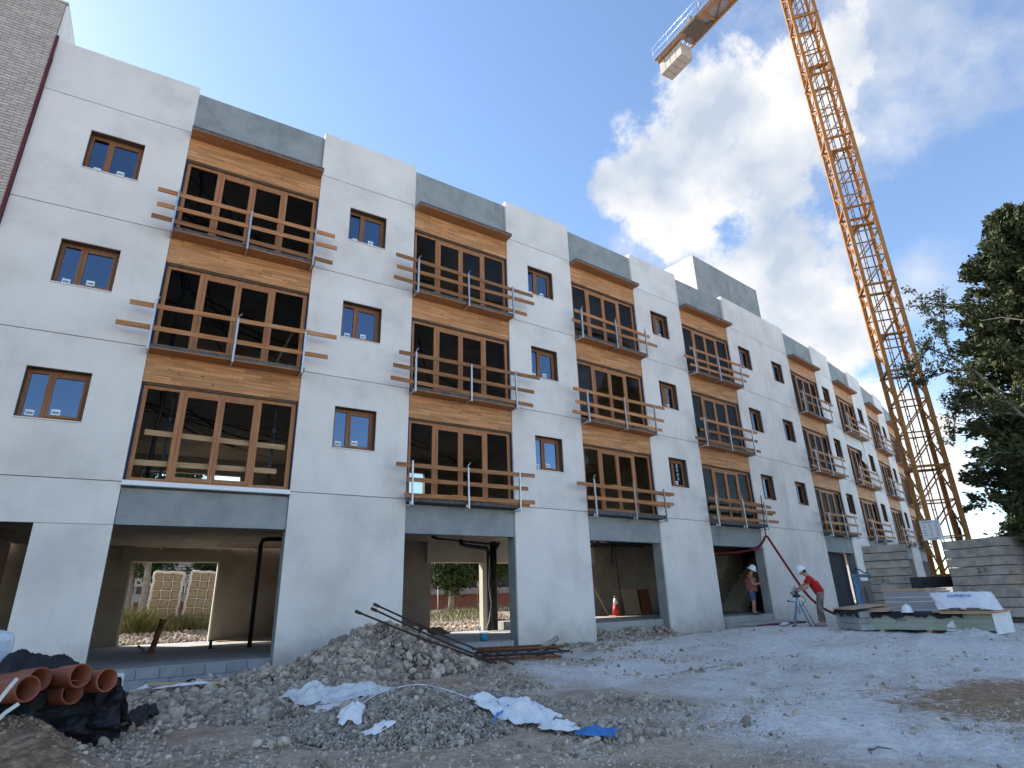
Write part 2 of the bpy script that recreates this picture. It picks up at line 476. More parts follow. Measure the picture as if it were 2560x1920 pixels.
glass_mat('glass_clear', (0.04, 0.0), (0.9, 0.95, 1.0), tcol=(0.74, 0.76, 0.75))


# ------------------------------------------------------------------ helpers: meshes and objects
WM = {}                                    # world matrices of everything linked


class MB:
    """Collects boxes, bars, tubes and loose faces into one mesh."""

    def __init__(self):
        self.v, self.f = [], []

    def add(self, verts, faces):
        o = len(self.v)
        self.v.extend(tuple(p) for p in verts)
        self.f.extend(tuple(i + o for i in q) for q in faces)
        return self

    def box(self, x0, x1, y0, y1, z0, z1):
        return self.add([(x0, y0, z0), (x1, y0, z0), (x1, y1, z0), (x0, y1, z0), (x0, y0, z1), (x1, y0, z1), (x1, y1, z1), (x0, y1, z1)],
                        [(0, 3, 2, 1), (4, 5, 6, 7), (0, 1, 5, 4), (1, 2, 6, 5), (2, 3, 7, 6), (3, 0, 4, 7)])

    def bar(self, a, b, w, h=None, up=(0, 0, 1)):
        h = h or w
        a, b = Vector(a), Vector(b)
        d = (b - a).normalized()
        s = d.cross(Vector(up))
        if s.length < 1e-3:
            s = d.cross(Vector((1, 0, 0)))
        s.normalize()
        u = s.cross(d).normalized()
        vs = []
        for p in (a, b):
            for i, j in ((-1, -1), (1, -1), (1, 1), (-1, 1)):
                vs.append(p + s * (i * w / 2) + u * (j * h / 2))
        return self.add(vs, [(3, 2, 1, 0), (4, 5, 6, 7), (0, 1, 5, 4), (1, 2, 6, 5), (2, 3, 7, 6), (3, 0, 4, 7)])

    def tube(self, pts, r, n=8, cap=True):
        pts = [Vector(p) for p in pts]
        rs = r if isinstance(r, (list, tuple)) else [r] * len(pts)
        ref = None
        rings = []
        for i, p in enumerate(pts):
            d = (pts[min(i + 1, len(pts) - 1)] - pts[max(i - 1, 0)]).normalized()
            if ref is None:
                ref = d.cross(Vector((0, 0, 1)))
                if ref.length < 1e-3:
                    ref = d.cross(Vector((1, 0, 0)))
            s = (ref - d * ref.dot(d)).normalized()
            ref = s
            u = d.cross(s)
            rings.append([p + (s * math.cos(2 * math.pi * k / n) + u * math.sin(2 * math.pi * k / n)) * rs[i] for k in range(n)])
        vs = [q for g in rings for q in g]
        fs = []
        for i in range(len(pts) - 1):
            for k in range(n):
                a, b = i * n + k, i * n + (k + 1) % n
                fs.append((a, b, b + n, a + n))
        if cap:
            fs.append(tuple(range(n))[::-1])
            fs.append(tuple((len(pts) - 1) * n + k for k in range(n)))
        return self.add(vs, fs)

    def mesh(self, name, smooth=False):
        me = bpy.data.meshes.new(name)
        me.from_pydata(self.v, [], self.f)
        me.update()
        if smooth:
            me.polygons.foreach_set('use_smooth', [True] * len(me.polygons))
        return me


def link(o, parent=None, M=None):
    M = M.copy() if M is not None else Matrix.Identity(4)
    COL.objects.link(o)
    if parent is not None:
        o.parent = parent
        o.matrix_local = WM[parent.name].inverted() @ M
    else:
        o.matrix_local = M
    WM[o.name] = M
    return o


def obj(name, mesh, material, parent=None, M=None, smooth=False, bevel=0.0):
    if isinstance(mesh, MB):
        mesh = mesh.mesh(name, smooth)
    o = bpy.data.objects.new(name, mesh)
    if material and not mesh.materials:
        mesh.materials.append(MATS[material] if isinstance(material, str) else material)
    link(o, parent, M)
    if bevel:
        bv = o.modifiers.new('bevel', 'BEVEL')
        bv.width = bevel
        bv.segments = 2
        bv.limit_method = 'ANGLE'
    return o


def tag(o, label, cat, group=None):
    o['label'] = label
    o['category'] = cat
    o['kind'] = 'thing'
    if group:
        o['group'] = group
    return o


def thing(name, label, cat, loc=(0, 0, 0), rz=0.0, group=None):
    o = bpy.data.objects.new(name, None)
    o.empty_display_size = 0.2
    link(o, None, Matrix.Translation(loc) @ Matrix.Rotation(rz, 4, 'Z'))
    return tag(o, label, cat, group)


def T(x, y, z, rz=0.0, rx=0.0, ry=0.0):
    return Matrix.Translation((x, y, z)) @ Matrix.Rotation(rz, 4, 'Z') @ Matrix.Rotation(ry, 4, 'Y') @ Matrix.Rotation(rx, 4, 'X')


def sstep(a, b, x):
    t = np.clip((np.asarray(x, float) - a) / (b - a), 0, 1)
    return t * t * (3 - 2 * t)


def text(name, s, size, material, parent, M, ext=0.002, align='CENTER'):
    c = bpy.data.curves.new(name, 'FONT')
    c.body = s
    c.size = size
    c.extrude = ext
    c.align_x = align
    c.align_y = 'CENTER'
    tmp = bpy.data.objects.new(name, c)
    COL.objects.link(tmp)
    bpy.context.view_layer.update()
    me = bpy.data.meshes.new_from_object(tmp.evaluated_get(bpy.context.evaluated_depsgraph_get()))
    bpy.data.objects.remove(tmp)
    me.materials.clear()
    return obj(name, me, material, parent, M)


_ico = {}


def ico(sub):
    if sub not in _ico:
        b = bmesh.new()
        bmesh.ops.create_icosphere(b, subdivisions=sub, radius=1.0)
        _ico[sub] = (np.array([v.co[:] for v in b.verts]), np.array([[v.index for v in f.verts] for f in b.faces]))
        b.free()
    return _ico[sub]


def np_mesh(name, V, F, material=None, smooth=True):
    V = np.asarray(V, np.float32)
    F = np.asarray(F, np.int32)
    me = bpy.data.meshes.new(name)
    me.vertices.add(len(V))
    me.vertices.foreach_set('co', V.ravel())
    k = F.shape[1]
    me.loops.add(F.size)
    me.loops.foreach_set('vertex_index', F.ravel())
    me.polygons.add(len(F))
    me.polygons.foreach_set('loop_start', np.arange(0, F.size, k, dtype=np.int32))
    me.polygons.foreach_set('loop_total', np.full(len(F), k, np.int32))
    me.update(calc_edges=True)
    me.polygons.foreach_set('use_smooth', np.full(len(F), smooth))
    if material:
        me.materials.append(MATS[material])
    return me


def rand_rot(n):
    q = rng.normal(size=(n, 4))
    q /= np.linalg.norm(q, axis=1)[:, None]
    w, x, y, z = q.T
    return np.stack([1 - 2 * (y * y + z * z), 2 * (x * y - z * w), 2 * (x * z + y * w), 2 * (x * y + z * w), 1 - 2 * (x * x + z * z),
                     2 * (y * z - x * w), 2 * (x * z - y * w), 2 * (y * z + x * w), 1 - 2 * (x * x + y * y)], 1).reshape(n, 3, 3)


def stone_base(sub, k):
    """A rounded, slightly lumpy river stone of unit size."""
    V, F = ico(sub)
    r = np.random.default_rng(100 + k)
    W = V.copy()
    for _ in range(4):
        d = r.normal(size=3)
        d /= np.linalg.norm(d)
        W *= (1 + 0.22 * r.uniform(-1, 1) * np.maximum(0, V @ d)[:, None])
    cutd = r.normal(size=3)
    cutd /= np.linalg.norm(cutd)
    s = W @ cutd
    W -= np.maximum(0, s - 0.72)[:, None] * cutd * 0.8
    return W, F


def scatter_mesh(name, P, size, sub, material, flat=(0.30, 0.58), tilt=True):
    """Many stones joined into one mesh: P centres, size long half-axes."""
    n = len(P)
    vs, fs, off = [], [], 0
    kinds = rng.integers(0, 8, n)
    for k in range(8):
        idx = np.where(kinds == k)[0]
        if len(idx) == 0:
            continue
        B, F = stone_base(sub, k)
        Rm = rand_rot(len(idx))
        sc = np.stack([np.ones(len(idx)), rng.uniform(0.62, 0.95, len(idx)), rng.uniform(*flat, len(idx))], 1) * size[idx][:, None]
        V = np.einsum('nij,nvj->nvi', Rm, B[None] * sc[:, None, :]) + P[idx][:, None, :]
        vs.append(V.reshape(-1, 3))
        fs.append((F[None] + (np.arange(len(idx)) * len(B))[:, None, None] + off).reshape(-1, 3))
        off += len(idx) * len(B)
    return np_mesh(name, np.concatenate(vs), np.concatenate(fs), material)


# ------------------------------------------------------------------ terrain
def n2(x, y, s, seed=0.0):
    return mnoise.noise(Vector((x * s + seed, y * s - seed * 0.7, seed)))


def terr0(x, y):
    x = np.asarray(x, float)
    y = np.asarray(y, float)
    z = -3.72 - 0.014 * np.clip(-y, 0, 40)
    z = z + 0.27 * sstep(6, 13, x) * sstep(0.3, 2.6, -y)
    z = z - 0.14 * sstep(0.6, -1.0, x) * sstep(-2.2, -0.9, y) * sstep(3.0, 0.5, y)
    z = z + 0.17 * sstep(5.0, 6.2, y) + 0.50 * sstep(9.5, 15, y)
    # earth bank carrying the plastic pipes, left foreground
    z = z + 0.36 * sstep(-3.15, -3.85, x + 0.25 * (y + 5.5)) * sstep(-7.8, -6.2, y) * sstep(-2.2, -4.2, y)
    return z


def pile_cobble(x, y):
    x = np.asarray(x, float)
    y = np.asarray(y, float)
    rx_ = np.where(x > 1.65, 2.15, 2.0)
    a = 0.98 * (1 - np.sqrt(((x - 1.65) / rx_) ** 2 + ((y + 1.95) / 1.75) ** 2 + 0.02))
    b = 0.30 * (1 - np.sqrt(((x + 0.1) / 2.2) ** 2 + ((y + 2.75) / 1.35) ** 2 + 0.02))
    c = 0.10 * (1 - ((x + 1.2) / 2.6) ** 2 - ((y + 3.6) / 1.6) ** 2)
    k = 0.06
    m = np.maximum(a, b) + k * np.exp(-np.abs(a - b) / k) * 0.5
    return np.maximum(0, np.maximum(np.minimum(m, 0.86), c))


def pile_pebble(x, y):
    x = np.asarray(x, float)
    y = np.asarray(y, float)
    a = 0.43 * (1 - np.sqrt(((x - 0.12) / 1.40) ** 2 + ((y + 7.0) / 1.42) ** 2 + 0.03))
    b = 0.10 * (1 - ((x - 0.6) / 1.6) ** 2 - ((y + 6.7) / 1.6) ** 2)
    return np.maximum(0, np.maximum(a, b))


def terr(x, y):
    return terr0(x, y) + pile_cobble(x, y) + pile_pebble(x, y)


def axis(segs):
    out = []
    for a, b, s in segs:
        out.append(np.arange(a, b, s))
    out.append([segs[-1][1]])
    return np.concatenate(out)


gx = axis([(-900, -100, 100), (-100, -20, 10), (-20, -7, 1.0), (-7, 9, 0.07), (9, 22, 0.13), (22, 40, 0.6), (40, 100, 6), (100, 900, 100)])
gy = axis([(-900, -100, 100), (-100, -30, 10), (-30, -14, 1.0), (-14, -3, 0.07), (-3, 0.4, 0.10), (0.4, 9, 0.8), (9, 20, 0.35), (20, 60, 4), (60, 200, 20), (200, 900, 100)])
GX, GY = np.meshgrid(gx, gy)
Z0 = terr0(GX, GY)
rough = np.zeros_like(Z0)
for iy in range(GX.shape[0]):
    if gy[iy] < -14 or gy[iy] > 20 or (0.5 < gy[iy] < 6):
        continue
    for ix in range(GX.shape[1]):
        x, y = gx[ix], gy[iy]
        if -7 < x < 30:
            v = 0.030 * n2(x, y, 0.9, 3.1) + 0.016 * n2(x, y, 2.6, 8.7) + 0.007 * n2(x, y, 7.5, 1.3)
            if x < 9 and y < 0.4:
                v += 0.0045 * n2(x, y, 15.0, 5.0)
            if 2.0 < x < 20 and y < -1.5:
                for o_ in (-.9, .9):
                    dd = (y + 9.2 - .52 * (x - 5) + .012 * (x - 5) ** 2 + o_) + .15 * n2(x, 0, .5, 9)
                    v -= .022 * math.exp(-(dd / .17) ** 2) * (1 + .5 * math.sin(x * 21 + dd * 14)) - .012 * math.exp(-((abs(dd) - .3) / .1) ** 2)
            rough[iy, ix] = v
bankm = sstep(-2.9, -3.6, GX) * sstep(-7.6, -6.0, GY) * sstep(-1.5, -3.0, GY)
Z0 = Z0 + rough * (1 + 1.5 * bankm)
nxg, nyg = len(gx), len(gy)
idx = np.arange(nxg * nyg).reshape(nyg, nxg)
GF = np.stack([idx[:-1, :-1], idx[:-1, 1:], idx[1:, 1:], idx[1:, :-1]], -1).reshape(-1, 4)


def ground_mat():
    m = bpy.data.materials.new('site_ground')
    m.use_nodes = True
    nt = m.node_tree
    n, l = nt.nodes, nt.links
    p = n['Principled BSDF']
    p.inputs['Roughness'].default_value = 0.97
    p.inputs['Specular IOR Level'].default_value = 0.15
    t = n.new('ShaderNodeTexCoord')

    def noise(scale, detail=8, rough_=0.62):
        z = n.new('ShaderNodeTexNoise')
        z.inputs['Scale'].default_value = scale
        z.inputs['Detail'].default_value = detail
        z.inputs['Roughness'].default_value = rough_
        l.new(t.outputs['Object'], z.inputs['Vector'])
        return z.outputs['Fac']

    def ramp(f, a, b):
        z = n.new('ShaderNodeMapRange')
        z.interpolation_type = 'SMOOTHSTEP'
        z.inputs['From Min'].default_value = a
        z.inputs['From Max'].default_value = b
        l.new(f, z.inputs['Value'])
        return z.outputs['Result']

    def mix(f, a, b, blend='MIX'):
        z = n.new('ShaderNodeMix')
        z.data_type = 'RGBA'
        z.blend_type = blend
        for s, k in ((f, 'Factor'), (a, 'A'), (b, 'B')):
            if isinstance(s, tuple):
                z.inputs[k].default_value = (*s, 1)
            elif isinstance(s, float):
                z.inputs[k].default_value = s
            else:
                l.new(s, z.inputs[k])
        return z.outputs['Result']

    def math_(op, a, b):
        z = n.new('ShaderNodeMath')
        z.operation = op
        for i, s in enumerate((a, b)):
            if isinstance(s, float):
                z.inputs[i].default_value = s
            else:
                l.new(s, z.inputs[i])
        return z.outputs[0]
    sep = n.new('ShaderNodeSeparateXYZ')
    l.new(t.outputs['Object'], sep.inputs[0])
    big = noise(0.35)
    mid = noise(1.7)
    fine = noise(11.0)
    grain = noise(60.0, 4)
    dust = mix(ramp(mid, 0.35, 0.68), (0.58, 0.54, 0.485), (0.74, 0.70, 0.65))
    dust = mix(ramp(big, 0.40, 0.62), dust, (0.78, 0.755, 0.715))
    soil = mix(ramp(mid, 0.35, 0.65), (0.36, 0.265, 0.185), (0.54, 0.425, 0.32))
    # soil on the left (under the heaps), pale cement dust on the right
    wob = math_('MULTIPLY', math_('SUBTRACT', big, 0.5), 9.0)
    xs = math_('ADD', sep.outputs['X'], wob)
    diag = math_('SUBTRACT', xs, math_('MULTIPLY', sep.outputs['Y'], 0.22))
    col = mix(ramp(diag, 3.0, 6.6), soil, dust)
    # bare brown earth patch at the right
    vm = n.new('ShaderNodeVectorMath')
    vm.operation = 'SUBTRACT'
    l.new(t.outputs['Object'], vm.inputs[0])
    vm.inputs[1].default_value = (6.4, -11.2, -3.85)
    ln = n.new('ShaderNodeVectorMath')
    ln.operation = 'LENGTH'
    l.new(vm.outputs[0], ln.inputs[0])
    patch = math_('SUBTRACT', 1.0, ramp(math_('ADD', ln.outputs['Value'], math_('ADD', math_('MULTIPLY', math_('SUBTRACT', mid, 0.5), 3.2), math_('MULTIPLY', math_('SUBTRACT', fine, 0.5), 1.2))), 1.1, 2.1))
    col = mix(patch, col, mix(ramp(fine, 0.3, 0.7), (0.30, 0.20, 0.12), (0.42, 0.295, 0.19)))
    # earth bank and yard behind the building
    bank = math_('MULTIPLY', math_('SUBTRACT', 1.0, ramp(sep.outputs['X'], -3.3, -2.7)), 1.0)
    col = mix(bank, col, mix(ramp(fine, 0.35, 0.7), (0.19, 0.13, 0.085), (0.36, 0.26, 0.175)))
    yard = ramp(sep.outputs['Y'], 4.0, 6.0)
    col = mix(yard, col, mix(ramp(mid, 0.3, 0.7), (0.27, 0.22, 0.17), (0.42, 0.36, 0.29)))
    col = mix(0.75, col, mix(ramp(fine, 0.25, 0.75), (0.70, 0.70, 0.70), (1.25, 1.25, 1.25)), 'MULTIPLY')
    col = mix(0.8, col, mix(ramp(grain, 0.25, 0.75), (0.72, 0.72, 0.72), (1.22, 1.22, 1.22)), 'MULTIPLY')
    l.new(col, p.inputs['Base Color'])
    vo = n.new('ShaderNodeTexVoronoi')
    vo.inputs['Scale'].default_value = 38.0
    l.new(t.outputs['Object'], vo.inputs['Vector'])
    hsum = math_('ADD', math_('MULTIPLY', fine, 1.2), math_('MULTIPLY', vo.outputs['Distance'], -0.35))
    hsum = math_('ADD', hsum, math_('MULTIPLY', grain, 0.35))
    b = n.new('ShaderNodeBump')
    b.inputs['Strength'].default_value = 0.8
    b.inputs['Distance'].default_value = 0.05
    l.new(hsum, b.inputs['Height'])
    l.new(b.outputs['Normal'], p.inputs['Normal'])
    return m


gm = np_mesh('ground', np.stack([GX.ravel(), GY.ravel(), Z0.ravel()], 1), GF, None, True)
gm.materials.append(ground_mat())
ground = obj('ground', gm, None)
ground['kind'] = 'structure'

# ------------------------------------------------------------------ the apartment building under construction
EDGE = [(-6.322, .257), (-3.288, .065), (0, -.065), (2.853, -.119), (6.206, -.109), (8.975, -.035), (12.299, .139), (15.183, .345), (18.575, .599),
        (24.415, 1.327), (27.781, 1.852), (30.45, 2.36), (33.854, 3.064), (36.65, 3.70), (39.95, 4.52), (42.75, 5.27), (46.0, 6.20), (48.8, 7.05)]
EDGE = [Vector((x, y, 0)) for x, y in EDGE]
NE = len(EDGE)
PANELS = [(i, i + 1) for i in range(0, NE, 2)]          # nine white bands
BAYS = [(i, i + 1) for i in range(1, NE - 1, 2)]        # eight window bays
TOP, J = 10.5, (0.0, 3.0, 6.0, 9.0)
BOT = -4.05


def seg(i, j):
    a, b = EDGE[i], EDGE[j]
    w = (b - a).length
    ang = math.atan2(b.y - a.y, b.x - a.x)
    return Matrix.Translation(a) @ Matrix.Rotation(ang, 4, 'Z'), w


def vnorm(i):
    a, b = EDGE[max(0, i - 1)], EDGE[min(NE - 1, i + 1)]
    d = (b - a).normalized()
    return Vector((-d.y, d.x, 0))


def strip(mb, i0, i1, d0, d1, z0, z1):
    """Closed prism that follows the facade line from edge i0 to edge i1, between two depths."""
    vs, fs = [], []
    for i in range(i0, i1 + 1):
        n = vnorm(i)
        for d, z in ((d0, z0), (d1, z0), (d1, z1), (d0, z1)):
            p = EDGE[i] + n * d
            vs.append((p.x, p.y, z))
    for k in range(i1 - i0):
        a = k * 4
        for q in range(4):
            r = (q + 1) % 4
            fs.append((a + q, a + 4 + q, a + 4 + r, a + r))
    fs.append((0, 1, 2, 3))
    e = (i1 - i0) * 4
    fs.append((e + 3, e + 2, e + 1, e))
    return mb.add(vs, fs)


def holed(w, z0, z1, th, hole=None, y0=0.0):
    m = MB()
    if hole is None:
        return m.box(0, w, y0, y0 + th, z0, z1)
    hx0, hx1, hz0, hz1 = hole
    o = [(0, z0), (w, z0), (w, z1), (0, z1)]
    h = [(hx0, hz0), (hx1, hz0), (hx1, hz1), (hx0, hz1)]
    vs = []
    for y in (y0, y0 + th):
        vs += [(x, y, z) for x, z in o] + [(x, y, z) for x, z in h]
    fs = []
    for k in range(4):
        q = (k + 1) % 4
        fs.append((k, q, 4 + q, 4 + k))                       # front ring
        fs.append((8 + q, 8 + k, 12 + k, 12 + q))             # back ring
        fs.append((q, k, 8 + k, 8 + q))                       # outer edge
        fs.append((4 + k, 4 + q, 12 + q, 12 + k))             # reveal
    return m.add(vs, fs)


bld = thing('apartment_building', 'long four storey white concrete block with timber framed window bays, unfinished', 'building', (20, 2, -3.72))

WIN = {0: [(1.05, 2.15)], 1: [(.88, 1.97)], 2: [(.84, 1.92)], 3: [(.91, 1.97)], 4: [(.80, 1.88), (3.92, 5.0)]}


def window_unit(M, x0, x1, z0, z1, label=True, k=0):
    """Small two-light window set back in its opening."""
    w, h = x1 - x0, z1 - z0
    MM = M @ Matrix.Translation((x0, 0, z0))
    m = MB()
    f0, f1 = 0.19, 0.26
    m.box(0.012, 0.075, f0, f1, 0.03, h - 0.012).box(w - 0.075, w - 0.012, f0, f1, 0.03, h - 0.012)
    m.box(0.075, w - 0.075, f0, f1, h - 0.085, h - 0.012).box(0.075, w - 0.075, f0, f1, 0.03, 0.10)
    mx0 = 0.30 * w + 0.035
    m.box(mx0, mx0 + 0.075, f0 - 0.004, f1, 0.10, h - 0.085)
    win = obj('window', m, 'frame_wood', bld, MM)
    s = MB()
    sx0, sx1 = mx0 + 0.075, w - 0.075
    s.box(sx0 + .004, sx0 + .05, f0 - .016, f1 - .02, 0.104, h - 0.089).box(sx1 - .05, sx1 - .004, f0 - .016, f1 - .02, 0.104, h - 0.089)
    s.box(sx0 + .05, sx1 - .05, f0 - .016, f1 - .02, h - 0.139, h - 0.089).box(sx0 + .05, sx1 - .05, f0 - .016, f1 - .02, 0.104, 0.155)
    obj('sash', s, 'frame_wood', win, MM)
    obj('pane', MB().box(0.075, mx0, f0 + .03, f0 + .036, 0.10, h - 0.085), 'glass_sky', win, MM)
    obj('pane', MB().box(sx0 + .05, sx1 - .05, f0 + .012, f0 + .018, 0.155, h - 0.139), 'glass_sky', win, MM)
    obj('sill', MB().box(0.004, w - 0.004, -0.025, f0, 0.003, 0.022), 'white_metal', win, MM)
    r = MB().box(0.0015, 0.011, 0.03, f0 + .1, 0.024, h - 0.002).box(w - 0.011, w - 0.0015, 0.03, f0 + .1, 0.024, h - 0.002).box(0.011, w - 0.011, 0.03, f0 + .1, h - 0.011, h - 0.0015)
    obj('reveal', r, 'reveal_dark', win, MM)
    if label:
        for lx, ly, tilt in ((0.12 + 0.03 * (k % 3), f0 + .027, 0.03), (sx0 + 0.10 + 0.05 * ((k * 7) % 3), f0 + .009, -0.05 * (k % 2))):
            LM = MM @ Matrix.Translation((lx, ly, 0.165 if lx > 0.3 else 0.12)) @ Matrix.Rotation(tilt, 4, 'Y')
            st = obj('sticker', MB().box(0, 0.15, 0, 0.002, 0, 0.12), 'label_white', win, LM)
            LB = LM @ Matrix.Translation((0.02, -0.0015, 0.03))
            obj('sticker_band', MB().box(0, 0.11, 0, 0.001, 0, 0.045), 'label_teal', win, LB)
    return win


# ---- white precast bands
for p, (i, j) in enumerate(PANELS):
    M, w = seg(i, j)
    wins = WIN.get(p, [(.66, 1.74)])
    g = 0.009
    cuts = [(0.0, w)] if p != 4 else [(0.0, w / 2 - 0.007), (w / 2 + 0.007, w)]
    for (c0, c1) in cuts:
        CM = M @ Matrix.Translation((c0, 0, 0))
        cw = c1 - c0
        if p == 0:       # ground floor of the first band has a wide opening at its left
            obj('wall_panel', MB().box(1.78, cw, 0, 0.06, BOT, -0.86 - g), 'white_concrete', bld, CM)
            obj('wall_panel', MB().box(0, cw, 0, 0.06, -0.86, -g), 'white_concrete', bld, CM)
            obj('jamb', MB().box(1.80, 2.1, 0.062, 0.4, BOT, -0.5), 'grey_concrete', bld, CM)
        else:
            obj('wall_panel', MB().box(0, cw, 0, 0.06, BOT, -g), 'white_concrete', bld, CM)
        for k in range(3):
            for (x0, x1) in wins:
                if c0 <= x0 < c1:
                    obj('wall_panel', holed(cw, J[k] + g, J[k + 1] - g, 0.2, (x0 - c0, x1 - c0, J[k] + 1.13, J[k] + 2.22)), 'white_concrete', bld, CM)
        obj('wall_panel', MB().box(0, cw, 0, 0.2, 9.0 + g, TOP), 'white_concrete', bld, CM)
        for zj in J:
            obj('joint_seal', MB().box(0.01, cw - .01, 0.022, 0.058 if zj == 0 else 0.19, zj - g, zj + g), 'joint_dark', bld, CM)
    if p == 4:
        obj('joint_seal', MB().box(w / 2 - .0068, w / 2 + .0068, 0.012, 0.05, BOT, TOP - .02), 'white_metal', bld, M)
    for k in range(3):
        for q, (x0, x1) in enumerate(wins):
            window_unit(M, x0, x1, J[k] + 1.13, J[k] + 2.22, label=p < 5 and not (p == 4), k=p * 3 + k + q)

# ---- window bays


def big_window(M, w, z0, pane='glass_clear'):
    """Four-light timber window wall: two fixed lights with a pair of doors between."""
    x0, x1, y0, y1, h = 0.055, w - 0.035, 0.11, 0.18, 2.15
    s = (x1 - x0) / 3.21
    X = [x0 + v * s for v in (0, .080, .70, .795, 1.6, 2.335, 2.43, 3.115, 3.21)]
    zb = z0 + 0.035
    m = MB()
    m.box(X[0], X[1], y0, y1, zb, z0 + h).box(X[7], X[8], y0, y1, zb, z0 + h)
    m.box(X[2], X[3], y0 - .006, y1, zb, z0 + h).box(X[5], X[6], y0 - .006, y1, zb, z0 + h)
    m.box(X[1], X[2], y0, y1, z0 + h - .075, z0 + h).box(X[3], X[5], y0, y1, z0 + h - .09, z0 + h).box(X[6], X[7], y0, y1, z0 + h - .075, z0 + h)
    m.box(X[1], X[2], y0, y1, zb, zb + .085).box(X[3], X[5], y0, y1, zb, zb + .05).box(X[6], X[7], y0, y1, zb, zb + .085)
    win = obj('window', m, 'big_frame_wood', bld, M)
    mid = (X[3] + X[5]) / 2
    for a, b in ((X[3] + .004, mid - .003), (mid + .003, X[5] - .004)):
        d = MB()
        ya, yb = y0 - .014, y1 - .02
        za, zt = zb + .053, z0 + h - .093
        d.box(a, a + .072, ya, yb, za, zt).box(b - .072, b, ya, yb, za, zt).box(a + .072, b - .072, ya, yb, za, za + .09).box(a + .072, b - .072, ya, yb, zt - .075, zt)
        obj('door_leaf', d, 'big_frame_wood', win, M)
        obj('pane', MB().box(a + .072, b - .072, y0 + .02, y0 + .026, za + .09, zt - .075), pane, win, M)
    for a, b in ((X[1], X[2]), (X[6], X[7])):
        obj('pane', MB().box(a, b, y0 + .03, y0 + .036, zb + .085, z0 + h - .075), pane, win, M)
    obj('membrane', MB().box(0.004, x0 - .002, 0.05, 0.24, zb, z0 + 2.19), 'membrane_blue', win, M)
    obj('membrane', MB().box(x1 + .002, w - .004, 0.05, 0.24, zb, z0 + 2.19), 'membrane_blue', win, M)
    obj('head_strip', MB().box(0.004, w - .004, 0.06, 0.2, z0 + h + .002, z0 + 2.20), 'reveal_dark', win, M)
    return win


for b, (i, j) in enumerate(BAYS):
    M, w = seg(i, j)
    covered = b == 5
    obj('parapet_panel', MB().box(0.012, w - .012, 0.10, 0.24, 8.985, TOP - 0.12), 'grey_concrete', bld, M)
    for k in range(3):
        z = J[k]
        big_window(M, w, z, 'glass_bright' if (b, k) == (0, 0) else 'glass_clear')
        lz0, lz1 = z + 2.205, z + 2.855
        obj('lintel_panel', MB().box(0.006, w - .006, 0.03, 0.19, lz0, lz1), 'sheet_grey' if (covered and k == 1) else 'lintel_wood', bld, M)
        # slab or canopy above this window
        yo = -0.35
        so_ = obj('canopy' if k == 2 else 'balcony_slab', MB().box(0.01, w - .01, yo, 0.098 if k == 2 else .30, z + 2.89, z + 2.965), 'bitumen', bld, M)
        obj('soffit', MB().box(0.012, w - .012, yo + .004, 0.19, z + 2.858, z + 2.888), 'plywood_under', so_, M)
    if b == 0:
        obj('sill', MB().box(-0.02, w + .02, -0.09, 0.12, -0.075, -0.045).box(0.0, w, -.05, .1, -.043, .03), 'white_metal', bld, M)
    else:
        obj('balcony_slab', MB().box(0.004, w + .02, -0.32, 0.28, -0.098, 0.02), 'bitumen', bld, M)
    obj('ground_beam', MB().box(0.012, w - .012, 0.05, 0.29, -0.85, -0.12), 'grey_concrete', bld, M)
    obj('jamb', MB().box(w + .004, w + .25, 0.062, 0.42, BOT, -0.10), 'grey_concrete', bld, M)
    obj('jamb', MB().box(-.25, -.004, 0.062, 0.42, BOT, -0.10), 'grey_concrete', bld, M)
# torn sheet hanging from the covered lintel
M, w = seg(*BAYS[5])
m = MB()
for a in range(7):
    for c in range(7):
        x, z = w - 1.0 + a * .13, 5.2 - c * .16 * (0.5 + a / 8)
        m.v.append((x, -0.02 - .05 * math.sin(a * 1.3 + c * .6), z))
for a in range(6):
    for c in range(6):
        q = a * 7 + c
        m.f.append((q, q + 7, q + 8, q + 1))
obj('torn_sheet', m, 'sheet_grey', bld, M, smooth=True)

# ---- floors, roof, rooms
LAST = NE - 1
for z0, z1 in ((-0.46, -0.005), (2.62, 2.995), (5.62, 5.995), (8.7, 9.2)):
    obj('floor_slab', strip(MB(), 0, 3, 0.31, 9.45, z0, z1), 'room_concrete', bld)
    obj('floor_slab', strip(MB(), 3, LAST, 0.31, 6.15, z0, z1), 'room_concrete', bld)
for k in range(3):
    z = J[k]
    for ia, ib, da in ((0, 3, 9.2), (3, LAST, 5.9)):
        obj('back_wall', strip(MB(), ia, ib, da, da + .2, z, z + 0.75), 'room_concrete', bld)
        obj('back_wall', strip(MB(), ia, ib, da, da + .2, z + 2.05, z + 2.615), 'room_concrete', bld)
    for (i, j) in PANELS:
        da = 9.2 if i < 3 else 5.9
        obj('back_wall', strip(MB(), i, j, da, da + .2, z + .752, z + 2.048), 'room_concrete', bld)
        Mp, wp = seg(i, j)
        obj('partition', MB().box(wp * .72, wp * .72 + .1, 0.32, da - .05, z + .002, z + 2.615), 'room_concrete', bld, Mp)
    obj('partition', MB().box(2.78, 2.88, 5.95, 9.15, z + .002, z + 2.615), 'room_concrete', bld)
Mr, wr = seg(16, 17)
obj('end_wall', MB().box(wr - .22, wr, 0.21, 6.1, BOT, TOP - .02), 'white_concrete', bld, Mr)
